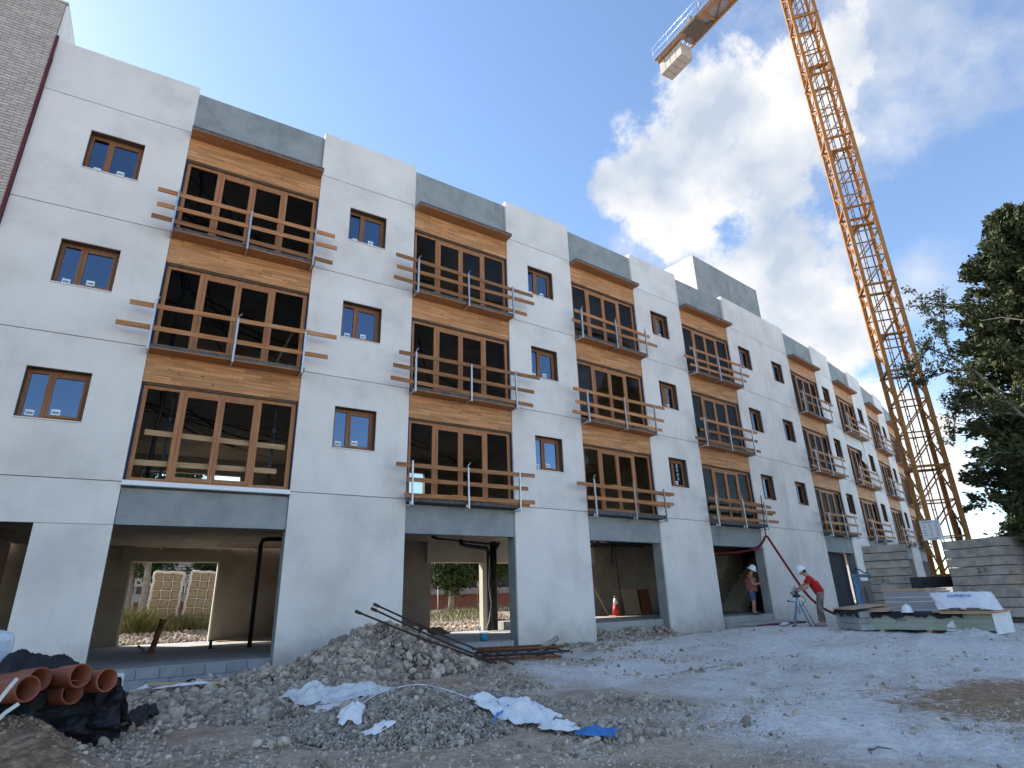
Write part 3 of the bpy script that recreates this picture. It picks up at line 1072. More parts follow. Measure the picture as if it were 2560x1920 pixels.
# ground floor: slab strips, back walls, yard openings
obj('ground_slab', MB().box(-6.2, 2.35, 0.10, 9.72, -3.74, -3.52), 'slab_floor', bld)
obj('ground_slab', MB().box(2.354, 9.2, 0.14, 6.02, -3.78, -3.525), 'slab_floor', bld)
obj('ground_slab', MB().box(9.204, 15.3, 0.45, 6.02, -3.78, -3.25), 'slab_floor', bld)
obj('ground_slab', strip(MB(), 7, LAST, 0.08, 6.0, -3.8, -3.31), 'slab_floor', bld)
obj('step', MB().box(15.4, 18.3, -0.55, 0.60, -3.9, -3.52), 'slab_floor', bld, bevel=.01)
bw = MB()
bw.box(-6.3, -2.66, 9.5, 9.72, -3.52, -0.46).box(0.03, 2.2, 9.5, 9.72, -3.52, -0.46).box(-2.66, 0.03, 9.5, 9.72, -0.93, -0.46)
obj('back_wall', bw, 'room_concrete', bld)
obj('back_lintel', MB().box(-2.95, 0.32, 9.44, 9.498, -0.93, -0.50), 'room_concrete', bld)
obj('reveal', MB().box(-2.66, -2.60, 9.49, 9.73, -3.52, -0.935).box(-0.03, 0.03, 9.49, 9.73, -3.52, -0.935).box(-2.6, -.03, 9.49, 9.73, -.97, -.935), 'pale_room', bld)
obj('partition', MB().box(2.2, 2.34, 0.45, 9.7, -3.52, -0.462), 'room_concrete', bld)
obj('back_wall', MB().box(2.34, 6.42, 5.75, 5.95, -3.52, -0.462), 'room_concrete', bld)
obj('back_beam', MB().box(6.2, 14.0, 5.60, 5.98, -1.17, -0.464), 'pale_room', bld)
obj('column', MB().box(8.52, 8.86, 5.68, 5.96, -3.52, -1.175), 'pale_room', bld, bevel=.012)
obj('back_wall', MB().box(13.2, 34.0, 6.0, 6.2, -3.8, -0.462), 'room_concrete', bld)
obj('partition', MB().box(26.0, 26.16, 2.4, 6.0, -3.31, -0.462), 'room_concrete', bld)
# stair flights behind the third and fourth bays
for sx in (17.2, 20.4):
    m = MB()
    for k in range(12):
        m.box(sx + k * .27, sx + k * .27 + .30, 3.6, 4.7, -3.3 + k * .2, -3.3 + k * .2 + .2)
        m.box(sx + k * .27, sx + k * .27 + .30, 3.6, 4.7, -3.5 + k * .2, -3.301 + k * .2)
    obj('stair_flight', m, 'pale_room', bld)
obj('stair_wall', MB().box(19.6, 23.0, 4.9, 5.02, -3.3, -0.462), 'pale_room', bld)
# hanger clips and board joints under the ground floor ceiling
for x, y in ((-4.1, 9.2), (-1.9, 9.2), (-.1, 9.2), (1.1, 9.2), (5.0, 5.5), (7.1, 5.5), (8.0, 5.5), (11.0, 5.7), (12.0, 5.7)):
    obj('ceiling_clip', MB().box(x, x + .05, y, y + .05, -.60, -.463), 'pale_room', bld)
for x in (-3.9, -1.5, -.2, 1.0, 4.1, 5.3, 6.5, 7.7, 8.9, 10.1, 11.3, 12.5):
    obj('ceiling_joint', MB().box(x, x + .022, .4, 9.1 if x < 2 else 5.6, -.466, -.4605), 'joint_dark', bld)
# roof stair core
a = Vector((18.9, 2.0, 0))
bq = Vector((25.0, 2.66, 0))
ang = math.atan2(bq.y - a.y, bq.x - a.x)
CM = Matrix.Translation(a) @ Matrix.Rotation(ang, 4, 'Z')
obj('roof_core', MB().box(0, 3.02, 0, 5, 9.2, 13.6), 'grey_concrete', bld, CM)
obj('roof_core', MB().box(3.04, 6.13, 0, 5, 9.2, 13.6), 'grey_concrete', bld, CM)
obj('core_sunlit_face', MB().box(-.03, -.003, .01, 5, 9.2, 13.59), 'white_concrete', bld, CM)  # left core face painted white to stand for the sunlight on it

# ---- plinth blocks under the first two bays
for b, (x0, x1, zt, rows, xs) in enumerate(((-3.25, -.05, -3.525, 2, 0), (2.9, 6.15, -3.53, 2, 0))):
    blk = MB().box(0, .385, 0, .12, 0, .18).mesh('plinth_block')
    blk.materials.append(MATS['block_grey'])
    for r in range(rows):
        x = x0 - (0.2 if r else 0)
        while x < x1:
            xa, xb = max(x, x0), min(x + .385, x1)
            if xb - xa > .1:
                o = bpy.data.objects.new('plinth_block', blk)
                yy = -.03 + .005 * random.random() if b == 0 else -.09 + .005 * random.random()
                Mx = Matrix.Translation((xa, yy, zt - .188 * (r + 1))) @ Matrix.Diagonal(((xb - xa) / .385, 1, 1, 1))
                link(o, bld, Mx)
            x += .395

# ---- black services seen inside the rooms
def conduit(pts, r=.03, name='conduit', material='black_pipe'):
    return obj(name, MB().tube(pts, r, 7), material, bld, smooth=True)


for b in range(4):
    M, w = seg(*BAYS[b])
    for k in range(3):
        rr = random.Random(b * 10 + k)
        zc = J[k] + 2.54
        for q in range(6):
            ya, yb = rr.uniform(.5, 3.5), rr.uniform(2.5, 8)
            xa, xb = rr.uniform(-.6, 1.2), rr.uniform(1.8, w + 1.6)
            sag = rr.uniform(.03, .25)
            pts = []
            for t in np.linspace(0, 1, 9):
                pts.append(M @ Vector((xa + (xb - xa) * t, ya + (yb - ya) * t, zc - sag * math.sin(math.pi * t) - .04 * rr.random())))
            conduit(pts, rr.choice((.012, .018, .028)))
        conduit([M @ Vector((.35, .9, zc)), M @ Vector((.45, 1.1, zc - .45)), M @ Vector((.42, 1.25, zc - .95)), M @ Vector((.4, 1.2, J[k] + .1))], .05)
        conduit([M @ Vector((-.4, 2.2 + q_, zc - .02)) if q_ < 3 else M @ Vector((w + 1, 2.2 + q_, zc - .02)) for q_ in (0, 0.3, 3.2, 3.5)], .022)
# ground floor drains
conduit([(2.1, 4.5, -.62), (.55, 4.5, -.62), (.40, 4.5, -.66), (.36, 4.5, -.78), (.36, 4.5, -3.52)], .06)
conduit([(8.55, 4.95, -3.5), (8.55, 4.95, -.47)], .13)
conduit([(8.28, 4.85, -3.5), (8.28, 4.85, -.9), (8.18, 4.8, -.72), (7.0, 4.2, -.72), (6.75, 4.1, -.66), (6.72, 4.1, -.5)], .075)
conduit([(5.4, 3.6, -.50), (5.6, 3.65, -.56), (8.4, 4.85, -.56)], .045)
conduit([(8.65, 5.0, -.75), (8.95, 5.2, -.47)], .07)
conduit([(8.10, 4.8, -3.45), (8.22, 4.78, -3.2), (8.3, 4.74, -2.6), (8.2, 4.74, -2.0), (8.26, 4.73, -1.0)], .014, 'cable', 'webbing')
for q in range(5):
    ya = 1.0 + q * .5
    conduit([(10.0 + q * .4, ya, -.55), (11.6, ya + .4, -.66 - .04 * (q % 3)), (13.6, ya + 1.0, -.6), (15.4, ya + 1.1, -.55)], .05)
conduit([(12.4, 2.6, -.6), (12.45, 2.6, -1.6), (12.5, 2.62, -2.3)], .018)
conduit([(12.1, 2.4, -.6), (12.05, 2.4, -1.4)], .03)
conduit([(-6.2, 1.6, -.62), (-4.4, 1.9, -.62)], .07)
conduit([(-6.2, 1.1, -.75), (-4.4, 1.8, -.55)], .05, 'cable_tray', 'board_grey')

# ------------------------------------------------------------------ edge protection on the balconies
ORD = ['first', 'second', 'third', 'fourth', 'fifth', 'sixth', 'seventh', 'eighth']
LEV = ['first-floor', 'second-floor', 'top-floor']


def guard_rail(b, k):
    M, w = seg(*BAYS[b])
    r = random.Random(b * 31 + k * 7)
    base = M @ Vector((w / 2, -.38, J[k]))
    t = thing('guard_rail', 'timber plank guard rail on steel posts, %s window of the %s bay from the left' % (LEV[k], ORD[b]), 'guard rail',
              tuple(base), 0, 'guard rails on the window bays')
    z = J[k]
    steel = 'galvanised'
    for q, x in enumerate((.0, 1.70 + r.uniform(-.08, .08), w - .08)):
        m = MB()
        lean = r.uniform(-.02, .02)
        zb, zt = z - .21, z + .90 + r.uniform(-.02, .06)
        m.bar((x, -.41, zb), (x + lean, -.405, zt), .042, .042, up=(0, 1, 0))
        m.bar((x, -.41, zb + .03), (x, .02, zb + .03), .035, .02)
        m.bar((x + .003, -.30, zb + .04), (x + .003, -.30, z - .10), .05, .03, up=(0, 1, 0))
        if r.random() < .6:
            m.tube([(x + lean, -.405, zt), (x + lean, -.40, zt + .06), (x + lean + .05, -.40, zt + .09), (x + lean + .06, -.40, zt + .14)], .009, 6)
        po = obj('post', m, steel, t, M)
    if b == 0 and k == 1:
        hs = ((.83, -.49, 3.98), (.31, -.66, 3.80))
    elif b == 0:
        hs = ((.83, -.42, 3.72), (.43, -.38, 3.80), (.09, -.44, 3.72))
    else:
        hs = tuple((h + r.uniform(-.05, .05), -.50 + r.uniform(-.28, .34), w + .52 + r.uniform(-.36, .34)) for h in ((.83, .44, .08) if r.random() < .75 else (.80, .36)))
    for q, (h, xa, xb) in enumerate(hs):
        til = r.uniform(-.06, .06)
        pm = MB().box(0, xb - xa, -.014, .014, -.055, .055)
        obj('plank', pm, 'plank_wood', t, M @ T(xa, -.37, z + h, 0, 0, til / 3))
        if r.random() < .3 and b > 0 and k == 0:
            pm = MB().box(0, (xb - xa) * .62, -.014, .014, -.05, .05)
            obj('plank', pm, 'plank_wood', t, M @ T(xa + (xb - xa) * .34, -.34, z + h + .05, 0, 0, .035))
    return t


for b in range(8):
    for k in range(3):
        if (b, k) != (0, 0):
            guard_rail(b, k)

# ---- loose boards and props behind the first window of the first bay
M, w = seg(*BAYS[0])
for q, (z, xa, xb, lab) in enumerate(((1.13, .22, 3.12, 'upper of two timber boards fixed inside the lowest left window bay'), (.46, .12, 2.98, 'lower knotty timber board fixed inside the lowest left window bay'))):
    tag(obj('timber_board', MB().box(0, xb - xa, -.015, .015, -.06, .06), 'raw_wood', None, M @ T(xa, .235, z, 0, 0, .02 - .03 * q)), lab, 'board')
for x, lab in ((.66, 'dark steel prop standing behind the left light of the lowest left window'), (2.86, 'dark steel prop standing behind the right light of the lowest left window')):
    t = thing('steel_prop', lab, 'prop', tuple(M @ Vector((x, .45, 0.0))), 0, 'steel props in the lowest left window')
    obj('outer_tube', MB().tube([M @ Vector((x, .45, .0)), M @ Vector((x, .45, 1.5))], .032, 10), 'dark_steel', t, smooth=True)
    obj('inner_tube', MB().tube([M @ Vector((x, .45, 1.5)), M @ Vector((x, .45, 2.6))], .024, 10), 'dark_steel', t, smooth=True)
    obj('collar', MB().tube([M @ Vector((x, .45, 1.44)), M @ Vector((x, .45, 1.56))], .05, 10), 'dark_steel', t, smooth=True)
M, w = seg(*BAYS[0])
tag(obj('timber_batten', MB().bar((2.65, .5, 3.05), (3.12, .9, 4.4), .06, .03), 'raw_wood', None, M), 'pale timber batten leaning inside the second-floor window of the left bay', 'batten')

# ------------------------------------------------------------------ brick neighbour at the left
M0, w0 = seg(0, 1)
nb = thing('brick_building', 'pale brick neighbour rising above the white parapet at top left', 'building', (-9, 5, -3.72))
wm = MATS['mortar']
obj('wall', MB().box(-9.0, -.06, -0.04, 9.0, BOT, 11.60), 'mortar', nb, M0)
obj('gable_wall', MB().box(-.058, -.006, -.03, 9.0, 9.9, 11.58), 'white_concrete', nb, M0)
obj('coping', MB().box(-9.0, -.02, -0.07, 9.02, 11.602, 11.66), 'brick_cream', nb, M0)
obj('corner_flashing', MB().box(-.056, -.004, -.075, -.032, 5.2, 10.55), 'flashing_red', nb, M0)
bm_ = MB().box(0, .25, -.010, .02, 0, .062).mesh('brick')
bm_.materials.append(MATS['brick_cream'])
nbr, rest = 0, MB()
z, r = 5.6, 0
while z < 11.53:
    x = -.075 - (.13 if r % 2 else 0)
    first = True
    while x > -8.9:
        L = .25
        xa = x - L
        d = random.uniform(-.003, .003)
        # bricks inside the photographed corner are single pieces, the rest one mass
        if x > -1.75 * max(0.0, (z - 5.4) / 6.2) - .05 and nbr < 300:
            o = bpy.data.objects.new('brick', bm_)
            link(o, nb, M0 @ Matrix.Translation((xa, -.040 + d, z)))
            nbr += 1
        elif x > -4:
            rest.box(xa, x, -.05 + d, -.02, z, z + .062)
        x -= L + .012
    if r % 2:
        rest.box(-.193, -.075, -.05, -.02, z, z + .062)
    z += .078
    r += 1
ro = obj('brickwork', rest, 'brick_cream', nb, M0)
ro['kind'] = 'stuff'

# ------------------------------------------------------------------ heaps of stone
def on_surface(n, x0, x1, y0, y1, fn, thr=.01):
    x = rng.uniform(x0, x1, n)
    y = rng.uniform(y0, y1, n)
    k = fn(x, y) > thr
    return x[k], y[k]


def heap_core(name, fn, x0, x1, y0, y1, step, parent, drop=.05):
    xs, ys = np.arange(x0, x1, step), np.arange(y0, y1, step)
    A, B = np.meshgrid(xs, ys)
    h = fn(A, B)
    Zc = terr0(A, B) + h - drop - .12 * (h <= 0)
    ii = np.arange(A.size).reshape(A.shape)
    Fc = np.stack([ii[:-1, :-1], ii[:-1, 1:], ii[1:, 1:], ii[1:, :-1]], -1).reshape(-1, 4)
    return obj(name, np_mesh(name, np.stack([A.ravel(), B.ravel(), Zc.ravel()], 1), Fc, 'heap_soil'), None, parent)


heap = thing('stone_heap', 'tall heap of grey and buff river cobbles against the white wall', 'stone heap', (1.6, -2, -3.72))
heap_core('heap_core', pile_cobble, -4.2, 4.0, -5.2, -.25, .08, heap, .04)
x, y = on_surface(8200, -4.0, 3.9, -5.1, -.3, pile_cobble, .02)
hgt = pile_cobble(x, y)
size = rng.lognormal(math.log(.052), .5, len(x)).clip(.02, .135) * np.where(x > -.2, 1.05, .85)
P = np.stack([x, y, terr0(x, y) + hgt + rng.uniform(-.03, .035, len(x))], 1)
camd = np.linalg.norm(P - np.array(CAM_P), axis=1)
face = (y < -1.6 - .1 * rng.random(len(x)))
big = np.argsort(-(size / camd) * (0.3 + face))[:300]
mask = np.ones(len(x), bool)
mask[big] = False
stone_meshes = []
for k in range(8):
    Bv, Bf = stone_base(2, k)
    sc = np.array([1, .55 + .045 * k, .34 + .04 * ((k * 3) % 8)])
    stone_meshes.append(np_mesh('stone', Bv * sc, Bf, 'stone'))
for q in big:
    o = bpy.data.objects.new('stone', stone_meshes[int(q) % 8])
    Mx = Matrix.Translation(P[q]) @ Matrix(rand_rot(1)[0].tolist()).to_4x4() @ Matrix.Scale(float(size[q]), 4)
    link(o, heap, Mx)
o = obj('stones', scatter_mesh('stones', P[mask], size[mask], 2, 'stone'), None, heap)
o['kind'] = 'stuff'

mound = thing('pebble_mound', 'low mound of small grey pebbles spilling from a torn white sack', 'pebble mound', (.1, -7, -3.82))
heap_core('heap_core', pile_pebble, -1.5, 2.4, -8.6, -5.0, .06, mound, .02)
x, y = on_surface(32000, -1.5, 2.3, -8.6, -5.1, pile_pebble, .004)
P = np.stack([x, y, terr(x, y) + rng.uniform(-.012, .014, len(x))], 1)
o = obj('pebbles', scatter_mesh('pebbles', P, rng.lognormal(math.log(.021), .32, len(x)).clip(.010, .05), 1, 'pebble'), None, mound)
o['kind'] = 'stuff'

# loose gravel over the site: dense on the left, thin on the pale dust to the right
def grav(n, x0, x1, y0, y1, med, sg_):
    return rng.uniform(x0, x1, n), rng.uniform(y0, y1, n), rng.lognormal(math.log(med), sg_, n)


G = [grav(27000, -3.4, 3.4, -9.5, -.4, .016, .5), grav(9000, -2.8, 1.4, -5.8, -1.2, .034, .45), grav(8000, 3.0, 16.0, -11.5, -.5, .011, .6), grav(3000, 4, 12, -2.2, 0.0, .028, .45),
     grav(15000, -3.4, 5.5, -11.8, -8.2, .009, .45), grav(14000, 3.0, 12.0, -11.8, -3.0, .007, .4), grav(700, 9.0, 12.3, -.5, .45, .055, .4), grav(1500, 2.6, 9.0, -6.5, -2.0, .022, .5)]
x, y, sz = (np.concatenate([g_[k] for g_ in G]) for k in range(3))
sz = sz.clip(.004, .10)
dn_ = np.array([mnoise.noise(Vector((a * .7, b * .7, 2.2))) for a, b in zip(x, y)])
keep = (rng.random(len(x)) < np.clip(np.where(x > 3, .34, .72) + 1.9 * dn_, .03, 1)) & (x > -3.2 + .1 * dn_)
x, y, sz = x[keep], y[keep], sz[keep]
P = np.stack([x, y, terr(x, y) + sz * .15], 1)
sm = sz < .022
gr = obj('gravel', scatter_mesh('gravel', P[sm], sz[sm], 1, 'gravel'), None)
gr['kind'] = 'stuff'
gr['label'] = 'loose grey gravel strewn over the dusty site ground'
gr['category'] = 'gravel'
gr = obj('rubble', scatter_mesh('rubble', P[~sm], sz[~sm], 2, 'stone'), None)
gr['kind'] = 'stuff'
gr['label'] = 'scattered rounded stones around the foot of the stone heap'
gr['category'] = 'rubble'

x, y, sz = grav(6500, -5.2, -3.0, -8.2, -4.6, .009, .55)
sz = sz.clip(.005, .07)
x2 = rng.uniform(9.05, 12.25, 800)
y2 = rng.uniform(-.35, .44, 800)
z2 = sz2 = rng.lognormal(math.log(.05), .4, 800).clip(.02, .11)
hb = np.array([.62 + .38 * mnoise.noise(Vector((a * 2.1, 0, 6.6))) for a in x2])
rb_ = obj('spoil', scatter_mesh('spoil', np.stack([x2, y2, terr(x2, y2) + .34 * sstep(-.35, .42, y2) * hb], 1), sz2, 2, 'stone'), None)
rb_['kind'] = 'stuff'
rb_['label'] = 'broken stones heaped against the slab edge of the third bay'
rb_['category'] = 'rubble'
cl_ = obj('soil_clods', scatter_mesh('soil_clods', np.stack([x, y, terr(x, y) + sz * .2], 1), sz, 1, 'clod', flat=(.6, .9)), None)
cl_['kind'] = 'stuff'
cl_['label'] = 'brown earth clods covering the bank under the orange pipes'
cl_['category'] = 'soil'

# ------------------------------------------------------------------ sheets, sacks and cloth
def sheet(name, c, size, rz, material, seed, amp=.05, n=52, shape=None, lift=.01, base=None, drape=None, parent=None, thick=.004):
    """Crumpled sheet with an uneven outline lying on the ground (or on the height function given)."""
    r = np.random.default_rng(seed)
    u = np.linspace(-1, 1, n)
    A, B = np.meshgrid(u, u)
    ph = r.uniform(0, 6.28, 8)
    ang = np.arctan2(B, A)
    rad = np.maximum(np.abs(A), np.abs(B))
    k = 1 + .16 * np.sin(2 * ang + ph[0]) + .10 * np.sin(5 * ang + ph[1]) + .06 * np.sin(11 * ang + ph[2])
    lx, ly = A * size[0] / 2 * k, B * size[1] / 2 * k
    ca, sa = math.cos(rz), math.sin(rz)
    xx, yy = c[0] + lx * ca - ly * sa, c[1] + lx * sa + ly * ca
    zb = (base or terr)(xx, yy)
    w = np.zeros_like(A)
    for i in range(n):
        for j in range(n):
            p = Vector((lx[i, j] * 3.2 + seed, ly[i, j] * 5.2, seed * 1.7))
            w[i, j] = (.5 + .5 * mnoise.noise(p)) * .55 + (1 - abs(mnoise.noise(p * 1.9)) * 2) * .26 + mnoise.noise(p * 5.1) * .07
    w = np.clip(w, 0, None) * amp * 1.55 * np.clip(1.25 - rad * .9, .12, 1)
    Zs = zb + w + lift
    if drape is not None:
        Zs = drape(xx, yy, A, B, Zs)
    ii = np.arange(n * n).reshape(n, n)
    Fs = np.stack([ii[:-1, :-1], ii[:-1, 1:], ii[1:, 1:], ii[1:, :-1]], -1).reshape(-1, 4)
    o = obj(name, np_mesh(name, np.stack([xx.ravel(), yy.ravel(), Zs.ravel()], 1), Fs, material), None, parent)
    sd = o.modifiers.new('thickness', 'SOLIDIFY')
    sd.thickness = thick
    return o


tag(sheet('plastic_sheet', (-.45, -4.85), (.75, .75), .3, 'sheet_grey', 3, .24), 'crumpled grey white plastic sheet, the left of two behind the pebble mound', 'plastic sheet')
tag(sheet('plastic_sheet', (.14, -5.0), (1.25, .85), -.35, 'sheet_grey', 5, .20), 'crumpled pale plastic sheet lying along the back of the pebble mound', 'plastic sheet')
tag(sheet('plastic_sheet', (-.20, -5.75), (1.0, .75), -.25, 'sheet_grey', 8, .08), 'smooth flat pale plastic sheet in front of the crumpled ones', 'plastic sheet')
sk = thing('torn_sack', 'torn white woven sack opened around the pebble mound with blue seams', 'sack', (.1, -7.6, -3.8))
sheet('sack_side', (.98, -7.95), (.75, .52), -.95, 'sack_white', 14, .24, parent=sk)
sheet('sack_flap', (.76, -7.62), (.42, .32), -.3, 'sack_white', 15, .20, parent=sk)
sheet('sack_flap', (1.12, -8.45), (.42, .34), -.7, 'sack_white', 16, .14, parent=sk)
sheet('sack_side', (-.72, -7.15), (.52, .24), 1.15, 'sack_white', 17, .16, parent=sk)
sheet('sack_corner', (-.62, -7.72), (.26, .16), .3, 'sack_white', 18, .10, parent=sk)


def draped(pts, lift=.012, m=10):
    out = []
    for (a, b) in zip(pts[:-1], pts[1:]):
        for t in np.linspace(0, 1, m, endpoint=False):
            x_, y_ = a[0] + (b[0] - a[0]) * t, a[1] + (b[1] - a[1]) * t
            out.append((x_, y_, float(terr(x_, y_)) + lift))
    x_, y_ = pts[-1]
    out.append((x_, y_, float(terr(x_, y_)) + lift))
    return out


obj('edge_cord', MB().tube(draped([(-.62, -7.0), (-.25, -6.75), (.05, -6.85), (.4, -7.15), (.72, -7.6)], .03), .007, 6), 'sack_white', sk, smooth=True)
obj('seam_strap', MB().tube([(.60, -7.98, -3.72), (.76, -7.94, -3.66), (.98, -7.78, -3.61), (1.2, -7.65, -3.66)], .010, 6), 'ink_blue', sk, smooth=True)
obj('seam_strap', MB().tube([(.52, -8.08, -3.76), (.66, -7.97, -3.69), (.80, -7.75, -3.66)], .010, 6), 'ink_blue', sk, smooth=True)
tag(sheet('blue_cloth', (1.24, -8.92), (.42, .22), -.85, 'cloth_blue', 21, .10), 'crumpled blue cloth at the right end of the torn sack', 'cloth')
tag(sheet('blue_scrap', (1.42, -6.9), (.12, .09), .2, 'cloth_blue', 22, .05, n=10), 'tiny blue plastic scrap on the gravel behind the sack', 'scrap')
tag(sheet('white_paper', (-2.42, -2.75), (.20, .16), .5, 'film_white', 24, .10, n=14, lift=.09), 'small white paper scrap standing beside the plank end', 'paper')
tag(sheet('white_strip', (-1.95, -3.12), (.70, .13), -.2, 'film_white', 25, .06, n=20, lift=.09), 'long white plastic strip lying in front of the plank on stones', 'plastic strip')
tag(sheet('black_rag', (-1.55, -.85), (.34, .18), .1, 'black_fabric', 26, .14, n=16, lift=.07), 'small crumpled black rag at the foot of the block plinth', 'rag')
pl = obj('timber_plank', MB().box(0, 1.05, -.05, .05, 0, .03), 'raw_wood', None, T(-2.40, -2.78, float(terr(-2.0, -2.95)) + .12, -.42, 0, .03), bevel=.003)
tag(pl, 'narrow timber plank lying on cobbles in front of the plinth', 'plank')
tag(obj('bottle', MB().tube([(-2.2, -1.2, -3.85), (-2.2, -1.2, -3.76), (-2.2, -1.2, -3.72)], [.035, .04, .015], 8), 'ink_blue', None, smooth=True), 'small dark blue plastic bottle on stones below the plinth', 'bottle')

# ------------------------------------------------------------------ orange drain pipes on the bank
def hollow_pipe(mb, a, b, r0, r1, n=24):
    a, b = Vector(a), Vector(b)
    d = (b - a).normalized()
    s = d.cross(Vector((0, 0, 1))).normalized()
    u = s.cross(d)
    prof = [(0, r0), (.80, r0), (.815, r1), (.97, r1), (.985, r1 * 1.045), (1.0, r1 * 1.03), (1.0, r1 * .91), (.82, r1 * .90), (.80, r0 * .90), (0, r0 * .90)]
    L = (b - a).length
    prof = [((t if t < .5 else 1 - (1 - t) * 1.0 / L * 1.6) * L, r) for t, r in prof]
    vs, fs = [], []
    for t, r in prof:
        for k in range(n):
            an = 2 * math.pi * k / n
            vs.append(a + d * t + (s * math.cos(an) + u * math.sin(an)) * r)
    for i in range(len(prof) - 1):
        for k in range(n):
            fs.append((i * n + k, i * n + (k + 1) % n, (i + 1) * n + (k + 1) % n, (i + 1) * n + k))
    return mb.add(vs, fs)


PIPES = [((-3.26, -6.15, -3.105), 'orange plastic drain pipe on top of the bundle, middle mouth'),
         ((-3.02, -6.05, -3.175), 'rightmost orange plastic drain pipe of the bundle'),
         ((-3.66, -6.42, -3.165), 'nearest orange plastic drain pipe with white straps around it'),
         ((-3.60, -6.10, -3.115), 'orange plastic drain pipe behind the strapped one'),
         ((-3.30, -6.02, -3.265), 'lowest orange plastic drain pipe, mouth half hidden under the others')]
for (e, lab) in PIPES:
    e = Vector(e)
    back = e + Vector((-1.5, 2.15, -.22))
    tag(obj('drain_pipe', hollow_pipe(MB(), back, e, .098, .112), 'pvc_orange', None, smooth=True), lab, 'pipe', 'orange drain pipes in a bundle')
# straps
sx = thing('pipe_strap', 'pair of flat white straps hanging from the nearest orange pipe', 'strap', (-3.8, -6.6, -3.6))
for q, (pa, pb, pc) in enumerate((((-3.76, -6.42, -3.065), (-3.80, -6.56, -3.14), (-3.98, -6.72, -3.50)), ((-3.70, -6.47, -3.28), (-3.78, -6.52, -3.34), (-3.98, -6.62, -3.58)))):
    m = MB()
    m.bar(pa, pb, .034, .004, up=(0.3, -1, .4)).bar(pb, pc, .034, .004, up=(0.3, -1, .2))
    obj('strap_tail', m, 'webbing', sx)

# black sheeting over and under the pipes
def over_pipes(xx, yy, A, B, Zs):
    top = -2.93 - .38 * np.clip(xx + 3.75, 0, 2) - .9 * np.clip(-xx - 3.95, 0, 1) - .16 * B ** 2 - .10 * A ** 4
    w = np.zeros_like(xx)
    for i in range(xx.shape[0]):
        for j in range(xx.shape[1]):
            p = Vector((xx[i, j] * 2.6, yy[i, j] * 2.6, 4.4))
            w[i, j] = .11 * (1 - 2.2 * abs(mnoise.noise(p))) + .08 * (1 - 2.2 * abs(mnoise.noise(p * 2.4))) + .012 * (1 - 2 * abs(mnoise.noise(p * 5)))
    return top + w - .06


bs = thing('black_sheeting', 'black geotextile sheeting heaped behind and hanging under the orange pipes, its black filling the shade there', 'sheeting', (-3.4, -5.4, -3.5))
sheet('upper_fold', (-3.50, -5.35), (1.25, .75), -.15, 'black_fabric', 31, .05, base=terr0, drape=over_pipes, parent=bs, n=60)
# black cloth below the mouths, widened to stand for the shade under the pipes
m = []
nu, nv = 60, 44
for i in range(nv):
    for j in range(nu):
        u_, v_ = j / (nu - 1), i / (nv - 1)
        xh = -4.15 + 1.25 * u_ + .10 * v_
        yh = -6.02 + .24 * u_ - .08 * v_ + .07 * math.sin(u_ * 11 + v_ * 2) + .03 * math.sin(u_ * 23 + 5 * v_)
        zh = -3.22 - .60 * v_ - .05 * math.sin(u_ * 5)
        cp = Vector((xh * 3.2, zh * 4.0, 2.0))
        yh += .12 * (1 - 2.4 * abs(mnoise.noise(cp))) + .06 * (1 - 2 * abs(mnoise.noise(cp * 2.6))) - .06
        xh += .04 * mnoise.noise(cp * 2.0)
        m.append((xh, yh, zh))
ii = np.arange(nu * nv).reshape(nv, nu)
Fh = np.stack([ii[:-1, :-1], ii[:-1, 1:], ii[1:, 1:], ii[1:, :-1]], -1).reshape(-1, 4)
obj('hanging_fall_shade', np_mesh('hanging_fall_shade', np.array(m), Fh, 'black_fabric'), None, bs)
m = []
path = [(-3.0, -5.85, -3.25, .13), (-2.93, -5.78, -3.42, .16), (-2.93, -5.70, -3.58, .18), (-2.88, -5.55, -3.66, .19), (-2.78, -5.35, -3.68, .18), (-2.62, -5.05, -3.66, .16), (-2.45, -4.7, -3.64, .12)]
nu = 14
dense = []
for a, b in zip(path[:-1], path[1:]):
    for t in np.linspace(0, 1, 6, endpoint=False):
        dense.append([a[k] + (b[k] - a[k]) * t for k in range(4)])
for i, (px_, py_, pz_, hw) in enumerate(dense):
    for j in range(nu):
        u_ = j / (nu - 1) * 2 - 1
        zz_ = max(pz_, float(terr(px_, py_)) + .085) + .05 * math.cos(u_ * 2.4) + .03 * math.sin(u_ * 7 + i * .5) + .015 * math.sin(i * 1.7 + u_ * 3)
        m.append((px_ + u_ * hw, py_ + .3 * u_ * hw, zz_))
ii = np.arange(nu * len(dense)).reshape(len(dense), nu)
Fh = np.stack([ii[:-1, :-1], ii[:-1, 1:], ii[1:, 1:], ii[1:, :-1]], -1).reshape(-1, 4)
o = obj('trailing_end', np_mesh('trailing_end', np.array(m), Fh, 'black_fabric'), None, bs)
o.modifiers.new('thickness', 'SOLIDIFY').thickness = .02
# wrapped pale blue bale at the left edge, white trough behind
m = MB().box(-.40, .17, -.3, .3, 0, .62)
o = obj('wrapped_bale', m, 'film_blue', None, T(-4.20, -4.95, -3.27, .35, .06), bevel=.09)
tag(o, 'bale wrapped in pale blue plastic film at the left edge', 'bale')
tg = MB().box(-.28, .28, -.10, .10, -.11, -.10).bar((-.28, -.1, -.1), (-.28, .1, -.1), .02, .2).bar((.28, -.1, -.1), (.28, .1, -.1), .02, .2).box(-.30, .30, -.115, -.10, -.11, .10).box(-.30, .30, .10, .115, -.11, .10)
tag(obj('white_trough', tg, 'film_white', None, T(-2.99, -1.1, -3.60, .05)), 'white plastic trough standing between the pipes and plinth', 'trough')

